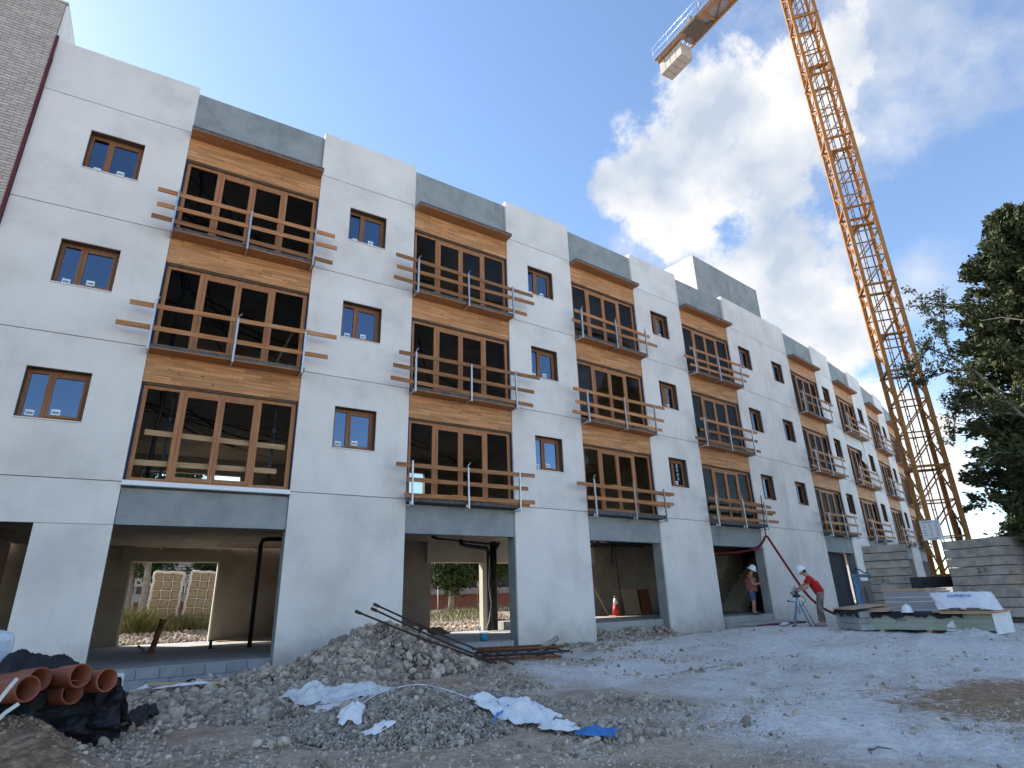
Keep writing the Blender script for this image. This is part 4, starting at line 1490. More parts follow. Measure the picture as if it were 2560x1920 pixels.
# ------------------------------------------------------------------ long steel rods on the heap and rusty frames beside it
RODS = [((1.32, -2.25, -2.50), (4.0, -3.22, -3.74), 'uppermost of three long rusty rods slanting over the stone heap'),
        ((1.24, -2.35, -2.58), (3.75, -2.95, -3.72), 'middle of three long rusty rods slanting over the stone heap'),
        ((.87, -2.5, -2.62), (3.6, -3.0, -3.70), 'lowest rusty rod, its end reaching farthest left over the heap')]
for a, b, lab in RODS:
    a, b = Vector(a), Vector(b)
    d = (b - a).normalized()
    tag(obj('steel_rod', MB().tube([a, a + d * .12, a + d * .13, a.lerp(b, .5) + Vector((0, 0, -.03)), b], [.030, .030, .019, .019, .019], 8), 'rebar', None, smooth=True), lab, 'rod', 'long rods on the stone heap')
for q, (lab, dz, off, rz_) in enumerate((('top rusty scaffold frame of the flat stack by the white wall', .24, 0, -.38), ('middle rusty scaffold frame of the flat stack by the white wall', .15, .07, -.33), ('lowest rusty scaffold frame of the flat stack by the white wall', .06, -.05, -.42))):
    fr_ = thing('scaffold_frame', lab, 'frame', (4.75, -2.2, -3.74), 0, 'stack of scaffold frames')
    FM = T(4.72 + off, -2.28 - off, float(terr0(4.7, -2.3)) + dz, rz_, .02 * (q - 1))
    for yy in (-.38, .38):
        obj('rail', MB().tube([(-.98, yy, 0), (.98, yy, 0)], .024, 8), 'rust' if q != 1 else 'dark_steel', fr_, FM, smooth=True)
    for k in range(6):
        xx = -.9 + k * .36
        obj('rung', MB().tube([(xx, -.38, 0), (xx, .38, 0)], .017, 7), 'rust', fr_, FM, smooth=True)
tag(obj('timber_post', MB().tube([(5.0, -2.75, -3.55), (5.45, -2.55, -3.44), (5.72, -2.42, -3.37)], [.05, .055, .06], 10), 'bark_pale', None, smooth=True), 'short weathered round timber lying on the scaffold frames', 'timber')

# ------------------------------------------------------------------ things inside the ground floor
t = thing('steel_upright', 'rusty brown steel post with angled foot on the left bay floor', 'post', (-1.95, 4.9, -3.52))
obj('shaft', MB().bar((-1.96, 4.75, -3.52), (-1.80, 4.78, -2.72), .17, .10), 'rust', t)
obj('foot', MB().bar((-2.02, 4.7, -3.50), (-2.28, 4.75, -3.33), .16, .05), 'dark_steel', t)
tag(obj('floor_stub', MB().tube([(-.55, 5.0, -3.52), (-.55, 5.0, -3.30)], .04, 8), 'black_pipe', None, smooth=True), 'short black pipe stub rising from the left bay floor', 'pipe stub')
for k, (x_, y_, l_) in enumerate(((0.1, 8.6, 1.5), (.7, 8.9, 1.1))):
    tag(obj('floor_board', MB().box(0, l_, -.08, .08, 0, .03), 'raw_wood', None, T(x_, y_, -3.515 + .035 * k, .1 - .25 * k)), ('longer' if k == 0 else 'shorter') + ' timber board lying by the back wall of the left bay', 'board')
for k in range(4):
    tag(obj('stacked_plank', MB().box(0, 1.7 - .2 * k, -.14, .14, 0, .05), 'bark', None, T(5.2 + .12 * k, 4.6 + .05 * k, -3.52 + .055 * k, .35 + .05 * k)), ('lowest', 'second lowest', 'second highest', 'topmost')[k] + ' dark plank in a low pile on the second bay floor', 'plank', 'dark planks piled in the second bay')
t = thing('paint_bucket', 'small teal bucket on the slab edge at right of the second bay', 'bucket', (5.55, .6, -3.52))
obj('body', MB().tube([(5.55, .6, -3.522), (5.55, .6, -3.34)], [.10, .12], 14), 'teal_plastic', t, smooth=True)
obj('rim', MB().tube([(5.55, .6, -3.34), (5.55, .6, -3.32)], [.128, .128], 14), 'label_white', t, smooth=True)
obj('lamp_head', MB().tube([(5.40, .55, -3.26), (5.37, .55, -3.17)], [.03, .05], 8), 'label_white', t, smooth=True)
t = thing('traffic_cone', 'red and white traffic cone inside the third bay', 'cone', (14.05, 4.6, -3.25))
obj('base', MB().box(13.83, 14.27, 4.38, 4.82, -3.249, -3.21), 'cone_red', t, bevel=.01)
obj('body', MB().tube([(14.05, 4.6, -3.21), (14.05, 4.6, -2.80)], [.17, .10], 18), 'cone_red', t, smooth=True)
obj('band', MB().tube([(14.05, 4.6, -2.80), (14.05, 4.6, -2.58)], [.10, .056], 18), 'label_white', t, smooth=True)
obj('tip', MB().tube([(14.05, 4.6, -2.58), (14.05, 4.6, -2.48)], [.056, .035], 18), 'cone_red', t, smooth=True)
tag(obj('thin_pole', MB().tube([(14.0, 5.0, -3.24), (13.6, 5.9, -1.35)], .018, 7), 'raw_wood', None, smooth=True), 'thin pale pole leaning behind the traffic cone', 'pole')
tag(obj('cardboard_sheet', MB().box(0, .95, -.02, .02, 0, 1.05), 'cardboard', None, T(15.62, 5.75, -3.27, 0.02, -.16)), 'tan cardboard sheet leaning on the wall in the third bay', 'cardboard')
tag(obj('brown_door', MB().box(0, .62, -.025, .025, 0, 1.05), 'rust', None, T(16.62, 5.72, -3.29, 0.0, -.15)), 'dark brown door leaf leaning beside the cardboard sheet', 'door leaf')
M4, w4 = seg(*BAYS[4])
cv = []
nu, nv = 30, 10
for i in range(nv):
    for j in range(nu):
        u_, v_ = j / (nu - 1), i / (nv - 1)
        cv.append((.05 + (w4 - .1) * u_, .5 + .05 * math.sin(u_ * 38) + .02 * math.sin(u_ * 90 + v_ * 4), -3.3 + 2.45 * v_))
ii = np.arange(nu * nv).reshape(nv, nu)
Fh = np.stack([ii[:-1, :-1], ii[:-1, 1:], ii[1:, 1:], ii[1:, :-1]], -1).reshape(-1, 4)
tag(obj('navy_tarpaulin', np_mesh('navy_tarpaulin', np.array(cv), Fh, 'tarp_navy'), None, None, M4), 'dark navy tarpaulin curtain hung across the fifth bay doorway', 'tarpaulin')

# ------------------------------------------------------------------ yard behind the building, seen through the bays
rb = thing('red_brick_block', 'low red brick building across the yard seen through the open bays', 'building', (16, 34, -3))
obj('wall', MB().box(-14, 70, 33, 40, -3.6, 4.2), 'brick_red', rb)
obj('plinth', MB().box(-14, 70, 32.9, 32.998, -3.6, -2.4), 'brick_red', rb)
obj('sill_band', MB().box(-14, 70, 32.84, 32.998, -1.95, -1.45), 'ballast', rb)
for x0, x1, z0, z1 in ((-6, 1.2, -1.44, .3), (2.4, 5.2, -1.44, .3), (11, 15, -1.44, 1.9), (20.2, 24.0, -1.44, 1.8), (26, 29, -1.44, 1.8), (31, 34, -1.44, 1.8)):
    f_ = obj('window', MB().box(x0, x1, 32.93, 32.998, z0, z1), 'window_dark', rb)
    obj('window_frame', MB().box(x0 - .08, x0, 32.9, 33.0, z0, z1).box(x1, x1 + .08, 32.9, 33.0, z0, z1).box((x0 + x1) / 2 - .04, (x0 + x1) / 2 + .04, 32.9, 32.93, z0, z1), 'label_white', rb)
obj('cornice', MB().box(-14, 70, 32.7, 40.1, 4.202, 4.5), 'ballast', rb)
wb = thing('white_notice_board', 'white board with rows of marks behind the netted bales', 'board', (0, 26, -1))
obj('panel', MB().box(-2.0, 1.6, 26, 26.06, -1.2, .9), 'label_white', wb)
for k in range(6):
    obj('mark_row', MB().box(-.8 + .07 * (k % 2), 1.3 - .2 * (k % 3), 25.994, 25.9995, -.05 - k * .16, .0 - k * .16), 'deck_grey', wb)
obj('support', MB().box(-1.9, -1.8, 26.07, 26.15, -3.6, .8).box(1.4, 1.5, 26.07, 26.15, -3.6, .8), 'galvanised', wb)


def netted_bale(loc, rz, lab, lean):
    t = thing('netted_bale', lab, 'bale', loc, rz, 'netted bales in the yard')
    BM = T(loc[0], loc[1], loc[2], rz, 0, lean)
    rows, cols, W_, H_, D_ = 6, 3, 1.02, 2.04, .5
    bmb = MB()
    obj('core', MB().box(-W_ / 2 + .03, W_ / 2 - .03, -D_ / 2, D_ / 2, 0, H_), 'hessian', t, BM, bevel=.06)
    cell = MB()
    for i in range(rows):
        for j in range(cols):
            x0, x1 = -W_ / 2 + W_ / cols * j, -W_ / 2 + W_ / cols * (j + 1)
            z0, z1 = H_ / rows * i, H_ / rows * (i + 1)
            o = obj('pillow', MB().box(x0 + .03, x1 - .03, -D_ / 2 - .05, -D_ / 2 + .1, z0 + .03, z1 - .03), 'hessian', t, BM, bevel=.05)
    for j in range(cols + 1):
        x_ = -W_ / 2 + W_ / cols * j
        obj('net_cord', MB().tube([(x_ + .02 * math.sin(k * 2.1 + j), -D_ / 2 - .045 + .02 * (k % 2), H_ * k / 12) for k in range(13)], .055 if j in (0, cols) else .018, 6), 'netting', t, BM, smooth=True)
    for i in range(1, rows + 1):
        z_ = H_ / rows * i
        obj('net_cord', MB().tube([(-W_ / 2 + W_ * k / 10, -D_ / 2 - .045, z_ + .015 * math.sin(k * 1.3 + i)) for k in range(11)], .065 if i == rows else .018, 6), 'netting', t, BM, smooth=True)


netted_bale((-1.24, 14.2, -3.12), .05, 'left of two tall tan bales in white netting seen through the first bay', .03)
netted_bale((.03, 14.0, -3.12), -.15, 'right of two tall tan bales in white netting, leaning a little', .07)


def leaf_mesh(name, C, size, material, aspect=1.9, updir=None):
    """One pointed leaf-sized face pair per centre, turned at random (or along updir)."""
    n = len(C)
    Rm = rand_rot(n)
    if updir is not None:
        a = updir + rng.normal(scale=.45, size=(n, 3))
        a /= np.linalg.norm(a, axis=1)[:, None]
        b = np.cross(a, Rm[:, 0])
        b /= np.linalg.norm(b, axis=1)[:, None] + 1e-9
        c = np.cross(a, b)
    else:
        a, b, c = Rm[:, 0], Rm[:, 1], Rm[:, 2]
    s = (size * rng.uniform(.6, 1.35, n))[:, None]
    V = np.stack([C - a * s * aspect * .5, C + b * s * .5 + c * s * .18, C + a * s * aspect * .5, C - b * s * .5 + c * s * .18], 1)
    F = np.arange(4 * n).reshape(n, 4)
    return np_mesh(name, V.reshape(-1, 3), F, material, False)


def blob_points(n, centre, rad, clumps, spread, flat=1.0):
    cc = rng.normal(size=(clumps, 3))
    cc /= np.linalg.norm(cc, axis=1)[:, None]
    cc *= rng.uniform(.35, 1.0, (clumps, 1)) ** .6
    cc = cc * np.array(rad) + np.array(centre)
    k = rng.integers(0, clumps, n)
    return cc[k] + rng.normal(size=(n, 3)) * spread * np.array([1, 1, flat]), cc


def broad_tree(name, lab, loc, h, cr_, n, leafmat='broad_leaf', bark_='bark_pale', leaf=.10, cz=None, group=None):
    t = thing(name, lab, 'tree', loc, 0, group)
    x_, y_, z_ = loc
    cz = cz or h - cr_[2]
    pts, cc = blob_points(n, (x_, y_, z_ + cz), cr_, 46, min(cr_) * .20)
    tr_ = MB().tube([(x_, y_, z_ - .1), (x_ + .05, y_, z_ + h * .25), (x_ - .03, y_, z_ + cz * .8), (x_, y_, z_ + cz + .3)], [.19, .15, .11, .05], 9)
    trunk = obj('trunk', tr_, bark_, t, smooth=True)
    for k in range(9):
        e = Vector(cc[k])
        s0 = Vector((x_, y_, z_ + cz * random.uniform(.55, .9)))
        obj('limb', MB().tube([s0, s0.lerp(e, .5) + Vector((0, 0, .08)), e], [.05, .032, .012], 6), bark_, t, smooth=True)
    obj('crown', leaf_mesh('crown', pts, leaf, leafmat), None, t)
    return t


broad_tree('street_tree', 'pale trunked tree beside the white board seen through the first bay', (-1.75, 18.5, -3.25), 6.0, (1.8, 1.6, 1.5), 6000)
broad_tree('street_tree', 'round dark green tree seen through the second bay', (13.6, 18.0, -3.1), 3.3, (1.25, 1.2, 1.05), 9000, leaf=.11)
broad_tree('street_tree', 'tree half hidden behind the black drain pipe of the second bay', (16.4, 18.4, -3.1), 4.6, (1.5, 1.4, 1.5), 6000, leaf=.11)
broad_tree('street_tree', 'bushy tree at the right of the yard behind the first bay', (1.95, 21.0, -3.2), 4.8, (1.5, 1.4, 1.8), 6000)
broad_tree('street_tree', 'tall leafy tree whose crown shows through the lowest left window', (-2.2, 24.0, -3.2), 9.6, (3.4, 2.4, 3.4), 14000, leaf=.16)
# weeds in the yard
def tufts(n, x0, x1, y0, y1, h0, h1, zoff=0.0):
    x_ = rng.uniform(x0, x1, n)
    y_ = rng.uniform(y0, y1, n)
    b = np.stack([x_, y_, terr0(x_, y_) + zoff], 1)
    hgt_ = rng.uniform(h0, h1, n)
    lean = rng.normal(scale=.42, size=(n, 2)) * hgt_[:, None]
    w_ = rng.uniform(.006, .016, n)
    an = rng.uniform(0, 6.28, n)
    d = np.stack([np.cos(an), np.sin(an), 0 * an], 1) * w_[:, None]
    mid_ = b + np.concatenate([lean * .35, (hgt_ * .55)[:, None]], 1)
    tip = b + np.concatenate([lean, hgt_[:, None]], 1)
    V = np.stack([b - d, b + d, mid_ + d * .9, tip, mid_ - d * .9], 1)
    F = np.arange(5 * n).reshape(n, 5)
    return V.reshape(-1, 3), F


wdv, wdf = [], []
off = 0
for a in ((1700, -2.9, .4, 12.4, 13.6, .15, .65), (500, -2.6, -1.6, 12.4, 13.2, .4, 1.15), (1500, 7.5, 13.5, 11.5, 14.5, .08, .30), (500, 12, 17, 14, 17, .10, .4)):
    V, F = tufts(*a)
    wdv.append(V)
    wdf.append(F + off)
    off += len(V)
wd = obj('weeds', np_mesh('weeds', np.concatenate(wdv), np.concatenate(wdf), 'weed', False), None)
wd['kind'] = 'stuff'
wd['label'] = 'green and straw coloured weeds growing in the sunlit yard'
wd['category'] = 'weeds'
x = np.concatenate([rng.uniform(-3.2, 1.2, 1500), rng.uniform(6.6, 13.5, 2600)])
y = np.concatenate([rng.uniform(9.9, 12.6, 1500), rng.uniform(6.2, 11.5, 2600)])
P = np.stack([x, y, terr0(x, y) + .02], 1)
o = obj('yard_stones', scatter_mesh('yard_stones', P, rng.lognormal(math.log(.055), .35, len(x)).clip(.02, .13), 1, 'stone'), None)
o['kind'] = 'stuff'
o['label'] = 'sunlit cobbles covering the yard behind the bays'
o['category'] = 'stones'
t = thing('yard_fence', 'dark mesh fence in front of the red brick building', 'fence', (15, 22.5, -3.1))
for k in range(8):
    xx = 10.5 + k * 1.5
    obj('fence_post', MB().tube([(xx, 22.5, -3.3), (xx, 22.5, -1.75)], .035, 7), 'netting' if k in (2, 3) else 'rust', t, smooth=True)
for k in range(60):
    xx = 10.5 + k * .175
    obj('wire', MB().bar((xx, 22.52, -3.15), (xx, 22.52, -1.85), .014), 'rust', t)
for k in range(8):
    obj('wire', MB().bar((10.5, 22.53, -3.1 + k * .18), (21, 22.53, -3.1 + k * .18), .014), 'rust', t)
t = thing('orange_marker_post', 'orange post in a pale concrete foot in the yard', 'post', (14.4, 15.6, -3.05))
obj('shaft', MB().box(14.33, 14.47, 15.55, 15.65, -3.0, -1.45), 'crane_yellow', t)
obj('foot', MB().box(14.08, 14.74, 15.4, 15.8, -3.1, -2.62), 'cardboard', t, bevel=.02)
for k in range(4):
    tag(obj('purple_hose', MB().tube([(9.6 + .1 * k, 7.0 + .3 * k, -3.48), (10.6, 7.4 + .3 * k, -3.34 + .03 * k), (12.2, 7.2 + .3 * k, -3.40)], .03, 7), 'hose_purple', None, smooth=True), ('nearest', 'second nearest', 'second farthest', 'farthest')[k] + ' purple hose lying on yard stones right of the drain pipe', 'hose', 'purple hoses in the yard')

# ------------------------------------------------------------------ tower crane
CX, CY, CW, CYAW = 22.0, -4.51, 1.04, R(37)
CZ0, CZ1 = -2.16, 30.4
crane = thing('tower_crane', 'orange lattice tower crane rising in front of the right part of the facade', 'crane', (CX, CY, -3.45))
KM = Matrix.Translation((CX, CY, 0)) @ Matrix.Rotation(CYAW, 4, 'Z')
h2 = CW / 2
corners = [(-h2, -h2), (h2, -h2), (h2, h2), (-h2, h2)]
PH = 1.28
n_pan = int(round((CZ1 - CZ0) / PH))
leg_cache, dia_cache, hor_cache = {}, {}, {}
SEC = 3
for s0 in range(0, n_pan, SEC):
    s1 = min(n_pan, s0 + SEC)
    z0, z1 = CZ0 + s0 * PH, CZ0 + s1 * PH
    SM = KM @ Matrix.Translation((0, 0, z0))
    # the collar plates joining two sections carry the section
    mcol = MB().box(-h2 - .09, h2 + .09, -h2 - .09, -h2 + .03, -.035, .035).box(-h2 - .09, h2 + .09, h2 - .03, h2 + .09, -.035, .035)
    mcol.box(-h2 - .088, -h2 + .03, -h2 + .03, h2 - .03, -.034, .034).box(h2 - .03, h2 + .088, -h2 + .03, h2 - .03, -.034, .034)
    sec = obj('mast_section', mcol, 'crane_yellow', crane, SM)
    Lh = z1 - z0
    for (x_, y_) in corners:
        key = round(Lh, 3)
        if key not in leg_cache:
            lm = MB().box(-.070, .070, -.070, .070, .051, Lh - .051).mesh('leg')
            lm.materials.append(MATS['crane_yellow'])
            leg_cache[key] = lm
        o = bpy.data.objects.new('leg', leg_cache[key])
        link(o, sec, SM @ Matrix.Translation((x_, y_, 0)))
    for q in range(s1 - s0):
        zz = q * PH
        for f in range(4):
            a, b = corners[f], corners[(f + 1) % 4]
            ax = Vector((a[0], a[1], 0))
            bx_ = Vector((b[0], b[1], 0))
            wide = f % 2 == 1
            if (wide and ax.y < bx_.y) or (not wide and ax.x > bx_.x):
                ax, bx_ = bx_, ax
            up_ = (a[0] + b[0], a[1] + b[1], 0)
            dk = (f, 'd')
            if dk not in dia_cache:
                dia_cache[dk] = MB().bar(ax + Vector((0, 0, .07)), bx_ + Vector((0, 0, PH - .02)), .046, .046, up=up_).mesh('diagonal')
                hor_cache[dk] = MB().bar(ax + Vector((0, 0, .03)), bx_ + Vector((0, 0, .03)), .046, .046, up=up_).mesh('strut')
                dia_cache[dk].materials.append(MATS['crane_yellow'])
                hor_cache[dk].materials.append(MATS['crane_yellow'])
            QM = SM @ Matrix.Translation((0, 0, zz))
            link(bpy.data.objects.new('diagonal', dia_cache[dk]), sec, QM)
            link(bpy.data.objects.new('strut', hor_cache[dk]), sec, QM)
            if not wide:
                link(bpy.data.objects.new('strut', hor_cache[dk]), sec, QM @ Matrix.Translation((0, 0, PH * .5)))
# ladder and rest platforms inside the mast
lad = obj('ladder', MB().bar((-.16, .12, CZ0), (-.16, .12, CZ1), .03, .03, up=(0, 1, 0)).bar((.16, .12, CZ0), (.16, .12, CZ1), .03, .03, up=(0, 1, 0)), 'crane_dark', crane, KM)
rung = MB().bar((-.16, .12, 0), (.16, .12, 0), .022).mesh('rung')
rung.materials.append(MATS['crane_dark'])
z = CZ0 + .2
while z < CZ1:
    link(bpy.data.objects.new('rung', rung), lad, KM @ Matrix.Translation((0, 0, z)))
    z += .3
for z in (7.1, 12.3, 16.4, 21.5, 26.6):
    pf = obj('rest_platform', MB().box(-.46, .46, .18, .46, z, z + .04).box(-.46, -.22, -.46, .18, z, z + .04), 'crane_yellow', crane, KM)
    obj('platform_skirt', MB().box(-.46, .46, .165, .179, z - .02, z + .14), 'crane_yellow', pf, KM)
obj('power_cable', MB().tube([(-.25, -.1, CZ0), (-.22, -.12, 3), (-.26, -.1, 9), (-.22, -.1, 16), (-.25, -.1, CZ1)], .022, 6), 'black_pipe', crane, KM, smooth=True)
obj('power_cable', MB().tube([(.05, -.2, CZ0), (.08, -.22, 4), (.04, -.2, 12), (.07, -.2, CZ1)], .016, 6), 'black_pipe', crane, KM, smooth=True)
# slewing unit and counter-jib
JZ = 30.9
tip = Vector((22.5, 4.55, JZ))
ax_ = Vector((CX, CY, JZ))
jd = (tip - ax_).normalized()
JL = (tip - ax_).length
jang = math.atan2(jd.y, jd.x)
JM = Matrix.Translation((CX, CY, JZ)) @ Matrix.Rotation(jang, 4, 'Z')
obj('slewing_unit', MB().box(-.75, .75, -.75, .75, -.5, .45).tube([(0, 0, .45), (0, 0, 1.6)], [.55, .4], 12), 'crane_yellow', crane, JM)
jib = obj('counter_jib', MB().box(.7, JL, -.60, -.46, 0, .16), 'crane_yellow', crane, JM)
obj('chord', MB().box(.7, JL, .46, .60, 0, .16), 'crane_yellow', jib, JM)
k = 0
xx = .9
while xx < JL - 1.5:
    obj('cross_member', MB().box(xx, xx + .09, -.458, .458, .03, .13), 'crane_yellow', jib, JM)
    ya, yb = (-.45, .45) if k % 2 else (.45, -.45)
    obj('brace', MB().bar((xx + .09, ya, .08), (xx + 1.35, yb, .08), .05, .05), 'crane_dark', jib, JM)
    xx += 1.36
    k += 1
obj('end_plate', MB().box(JL - .12, JL, -.458, .458, .0, .16), 'crane_yellow', jib, JM)
deck = obj('walkway', MB().box(.9, JL, .62, .92, .10, .14), 'deck_grey', crane, JM)
obj('walkway_sheet', MB().box(.9, JL - 2.0, -.455, .455, .165, .18), 'deck_grey', crane, JM)
obj('winch_frame', MB().box(JL - 3.6, JL - 2.5, -.45, .9, -.06, .02), 'crane_dark', crane, JM)
obj('winch_drum', MB().tube([(JL - 3.1, -.4, .42), (JL - 3.1, .75, .42)], .22, 14), 'crane_dark', crane, JM, smooth=True)
for side in (.90, -.58):
    for zz in (.65, 1.15):
        obj('hand_rail', MB().tube([(1.0, side, zz), (JL, side, zz)], .014, 6), 'galvanised', crane, JM, smooth=True)
    xx = 1.0
    while xx <= JL + .01:
        obj('rail_post', MB().tube([(xx, side, .15), (xx, side, 1.15)], .014, 6), 'galvanised', crane, JM, smooth=True)
        xx += (JL - 1.0) / 6
for yy_ in (-.2, .25):
    obj('tie_bar', MB().tube([(JL - 2.6, yy_, .2), (.2, yy_ * .5, 7.5)], .02, 6), 'crane_dark', crane, JM, smooth=True)
for k in range(4):
    x1 = JL - .08 - k * .47
    obj('counterweight', MB().box(x1 - .45, x1, -.50, .50, -1.05, -.03), 'counter_concrete', crane, JM, bevel=.02)
# undercarriage
base = obj('base_frame', MB().box(-2.4, 2.4, -.16, .16, -2.55, -2.2).box(-.16, .16, -2.4, -.17, -2.55, -2.2).box(-.16, .16, .17, 2.4, -2.55, -2.2), 'dark_steel', crane, KM @ Matrix.Rotation(R(45), 4, 'Z'))
for (x_, y_) in ((-2.2, 0), (2.2, 0), (0, -2.2), (0, 2.2)):
    obj('jack_leg', MB().tube([(x_, y_, -3.5), (x_, y_, -2.55)], .12, 10), 'dark_steel', base, KM @ Matrix.Rotation(R(45), 4, 'Z'), smooth=True)
for (x_, y_) in corners:
    obj('foot_plate', MB().box(x_ - .14, x_ + .14, y_ - .14, y_ + .14, -2.2, -2.165), 'crane_yellow', base, KM)
# load table on the mast
sg = thing('load_table_sign', 'white load table board on the foot of the crane mast', 'sign', (21.6, -4.2, -1))
vx = Vector((.36, -.93, 0)).normalized()
SGM = Matrix.Translation((20.48, -4.47, -.66)) @ Matrix.Rotation(math.atan2(vx.y, vx.x), 4, 'Z') @ Matrix.Scale(.86, 4)
obj('board', MB().box(-.06, .62, -.012, .012, -.40, .38), 'sign_white', sg, SGM)
obj('bracket', MB().bar((.15, .012, .2), (.25, .80, .2), .03).bar((.15, .012, -.2), (.25, .80, -.2), .03), 'crane_dark', sg, SGM)
LR = Matrix.Rotation(R(90), 4, 'X')
text('lettering', 'LIEBHERR', .085, 'ink', sg, SGM @ Matrix.Translation((.29, -.014, -.34)) @ LR)
obj('title_bar', MB().box(.0, .38, -.016, -.0125, .29, .325).box(.43, .58, -.016, -.0125, .29, .325), 'ink_blue', sg, SGM)
for k in range(5):
    zz = .20 - k * .105
    obj('table_row', MB().box(.0, .13, -.015, -.0125, zz, zz + .02), 'ink', sg, SGM)
    for q in range(3):
        obj('table_row', MB().box(.22, .30 + .012 * q, -.015, -.0125, zz + .03 - q * .032, zz + .045 - q * .032), 'deck_grey', sg, SGM)
        obj('table_row', MB().box(.42, .55 - .02 * q, -.015, -.0125, zz + .03 - q * .032, zz + .045 - q * .032), 'deck_grey', sg, SGM)
# cables dangling at the mast foot
for k in range(4):
    rr = random.Random(k + 40)
    pts = [(.2 + .08 * k, -.5 - .05 * k, .1 - .2 * k), (.3 + rr.uniform(-.1, .2), -.58, -.7), (.45 + rr.uniform(-.2, .2), -.62, -1.3), (.2 + .1 * k, -.6, -1.9), (.5, -.7, -2.3)]
    obj('loose_cable', MB().tube(pts, .018, 6), 'black_pipe', crane, KM, smooth=True)

# ------------------------------------------------------------------ ballast blocks stacked by the crane
def ballast_stack(corner, ang, lx, ly, z_top, hs, lab, marks, grp):
    """corner: the near vertical edge; ang: heading of the left-hand face."""
    z = z_top
    order = ['topmost', 'second', 'third', 'fourth', 'fifth', 'sixth', 'seventh', 'eighth', 'ninth', 'tenth']
    for k, hgt_ in enumerate(hs):
        jx, jy = random.uniform(-.04, .04), random.uniform(-.04, .04)
        BM = T(corner[0] + jx, corner[1] + jy, z - hgt_, ang + random.uniform(-.012, .012))
        m = MB().box(0, lx, 0, ly, .012, hgt_ - .006)
        # lifting notches along the bottom edge
        for nx in (.25, .65):
            m.box(lx * nx, lx * nx + .12, -.006, .02, -.004, .05)
        o = obj('ballast_block', m, 'ballast', None, BM, bevel=.018)
        n_ = {0: 'topmost', len(hs) - 1: 'lowest'}.get(k, order[k] + ' from the top')
        lb = 'concrete ballast slab, %s in the %s' % (n_, lab)
        if k in marks:
            lb += ', marked %s' % marks[k][0]
        tag(o, lb, 'ballast block', grp)
        if k in marks:
            s_, fx, sz_, face_ = marks[k]
            if face_ == 'x':
                LMx = BM @ Matrix.Translation((-.007, ly * fx, hgt_ / 2)) @ Matrix.Rotation(R(-90), 4, 'Z') @ LR
            else:
                LMx = BM @ Matrix.Translation((lx * fx, -.008, hgt_ / 2)) @ LR
            text('lettering', s_, sz_, 'ink', o, LMx)
        z -= hgt_


# left stack: near edge at the corner, faces going back-left and back-right
ballast_stack((20.85, -3.62), R(24), 2.3, 1.42, -1.02, [.275] * 8, 'left stack by the crane', {1: ('1', .75, .14, 'x'), 4: ('3-1', .62, .21, 'x')}, 'ballast slabs of the left stack')
ballast_stack((19.9, -6.72), R(-12), 2.4, 1.75, -1.10, [.285] * 8, 'right stack by the crane', {3: ('3-1', .42, .24, 'x'), 5: ('1', .12, .13, 'x')}, 'ballast slabs of the right stack')
for q, (lab, dz) in enumerate((('upper short concrete slab leaning at the foot of the right ballast stack', .0), ('middle short concrete slab at the foot of the right ballast stack', -.26), ('lowest short concrete slab at the foot of the right ballast stack', -.52))):
    tag(obj('short_slab', MB().box(0, 1.0, 0, 1.2 + .12 * q, 0, .245), 'ballast', None, T(18.5 - .1 * q, -7.35 - .16 * q, -2.87 + dz, R(-8 + 2 * q)), bevel=.02), lab, 'concrete slab', 'short slabs at the right stack')
tag(obj('dark_container', MB().box(0, 1.4, -1.2, 0, 0, .75).box(-.03, 0, -.35, -.25, 0, .75).box(-.03, 0, -.95, -.85, 0, .75), 'dark_steel', None, T(18.6, -7.62, -3.57, R(-10)), bevel=.015), 'black steel container at the right edge behind the boards', 'container')
t = thing('white_cabinet', 'white electrical cabinet behind the crane foot', 'cabinet', (24.5, -5.2, -3.5))
obj('body', MB().box(24.2, 24.9, -6.3, -5.1, -2.56, -2.0), 'label_white', t, bevel=.02)
obj('stand', MB().box(24.25, 24.85, -6.2, -6.1, -3.6, -2.57).box(24.25, 24.85, -5.3, -5.2, -3.6, -2.57), 'dark_steel', t)

# ------------------------------------------------------------------ board stacks in front of the ballast
def gz(x_, y_):
    return float(terr0(x_, y_))


gb = thing('green_board_stack', 'stack of green plasterboards with dark plastic over its top', 'board stack', (13.9, -7, -3.5))
GA, GB_ = Vector((13.20, -5.66, 0)), Vector((13.34, -8.32, 0))
gd = (GB_ - GA).normalized()
GM = Matrix.Translation((GA.x, GA.y, gz(13.4, -7))) @ Matrix.Rotation(math.atan2(gd.y, gd.x), 4, 'Z')
GL = 2.66
nb_ = 17
for k in range(nb_):
    j1 = random.uniform(-.006, .006)
    obj('board', MB().box(0 + j1, GL + j1, random.uniform(-.004, .004), 1.2, .075 + k * .0212, .075 + k * .0212 + .0185), 'board_green', gb, GM)
for x_ in (.25, 1.3, 2.35):
    obj('bearer', MB().box(x_, x_ + .1, .02, 1.18, -.03, .073), 'raw_wood', gb, GM)
obj('end_wrap', MB().box(GL + .012, GL + .02, -.01, 1.2, .0, .44), 'sack_white', gb, GM)
text('lettering', 'placo', .115, 'ink_green', gb, GM @ Matrix.Translation((.80, -.007, .30)) @ LR)
obj('torn_label', MB().add([(1.74, -.012, .14), (1.93, -.012, .13), (1.89, -.012, .30), (1.76, -.012, .19)], [(0, 1, 2, 3)]).box(1.73, 1.94, -.013, -.0125, .06, .098), 'label_white', gb, GM)


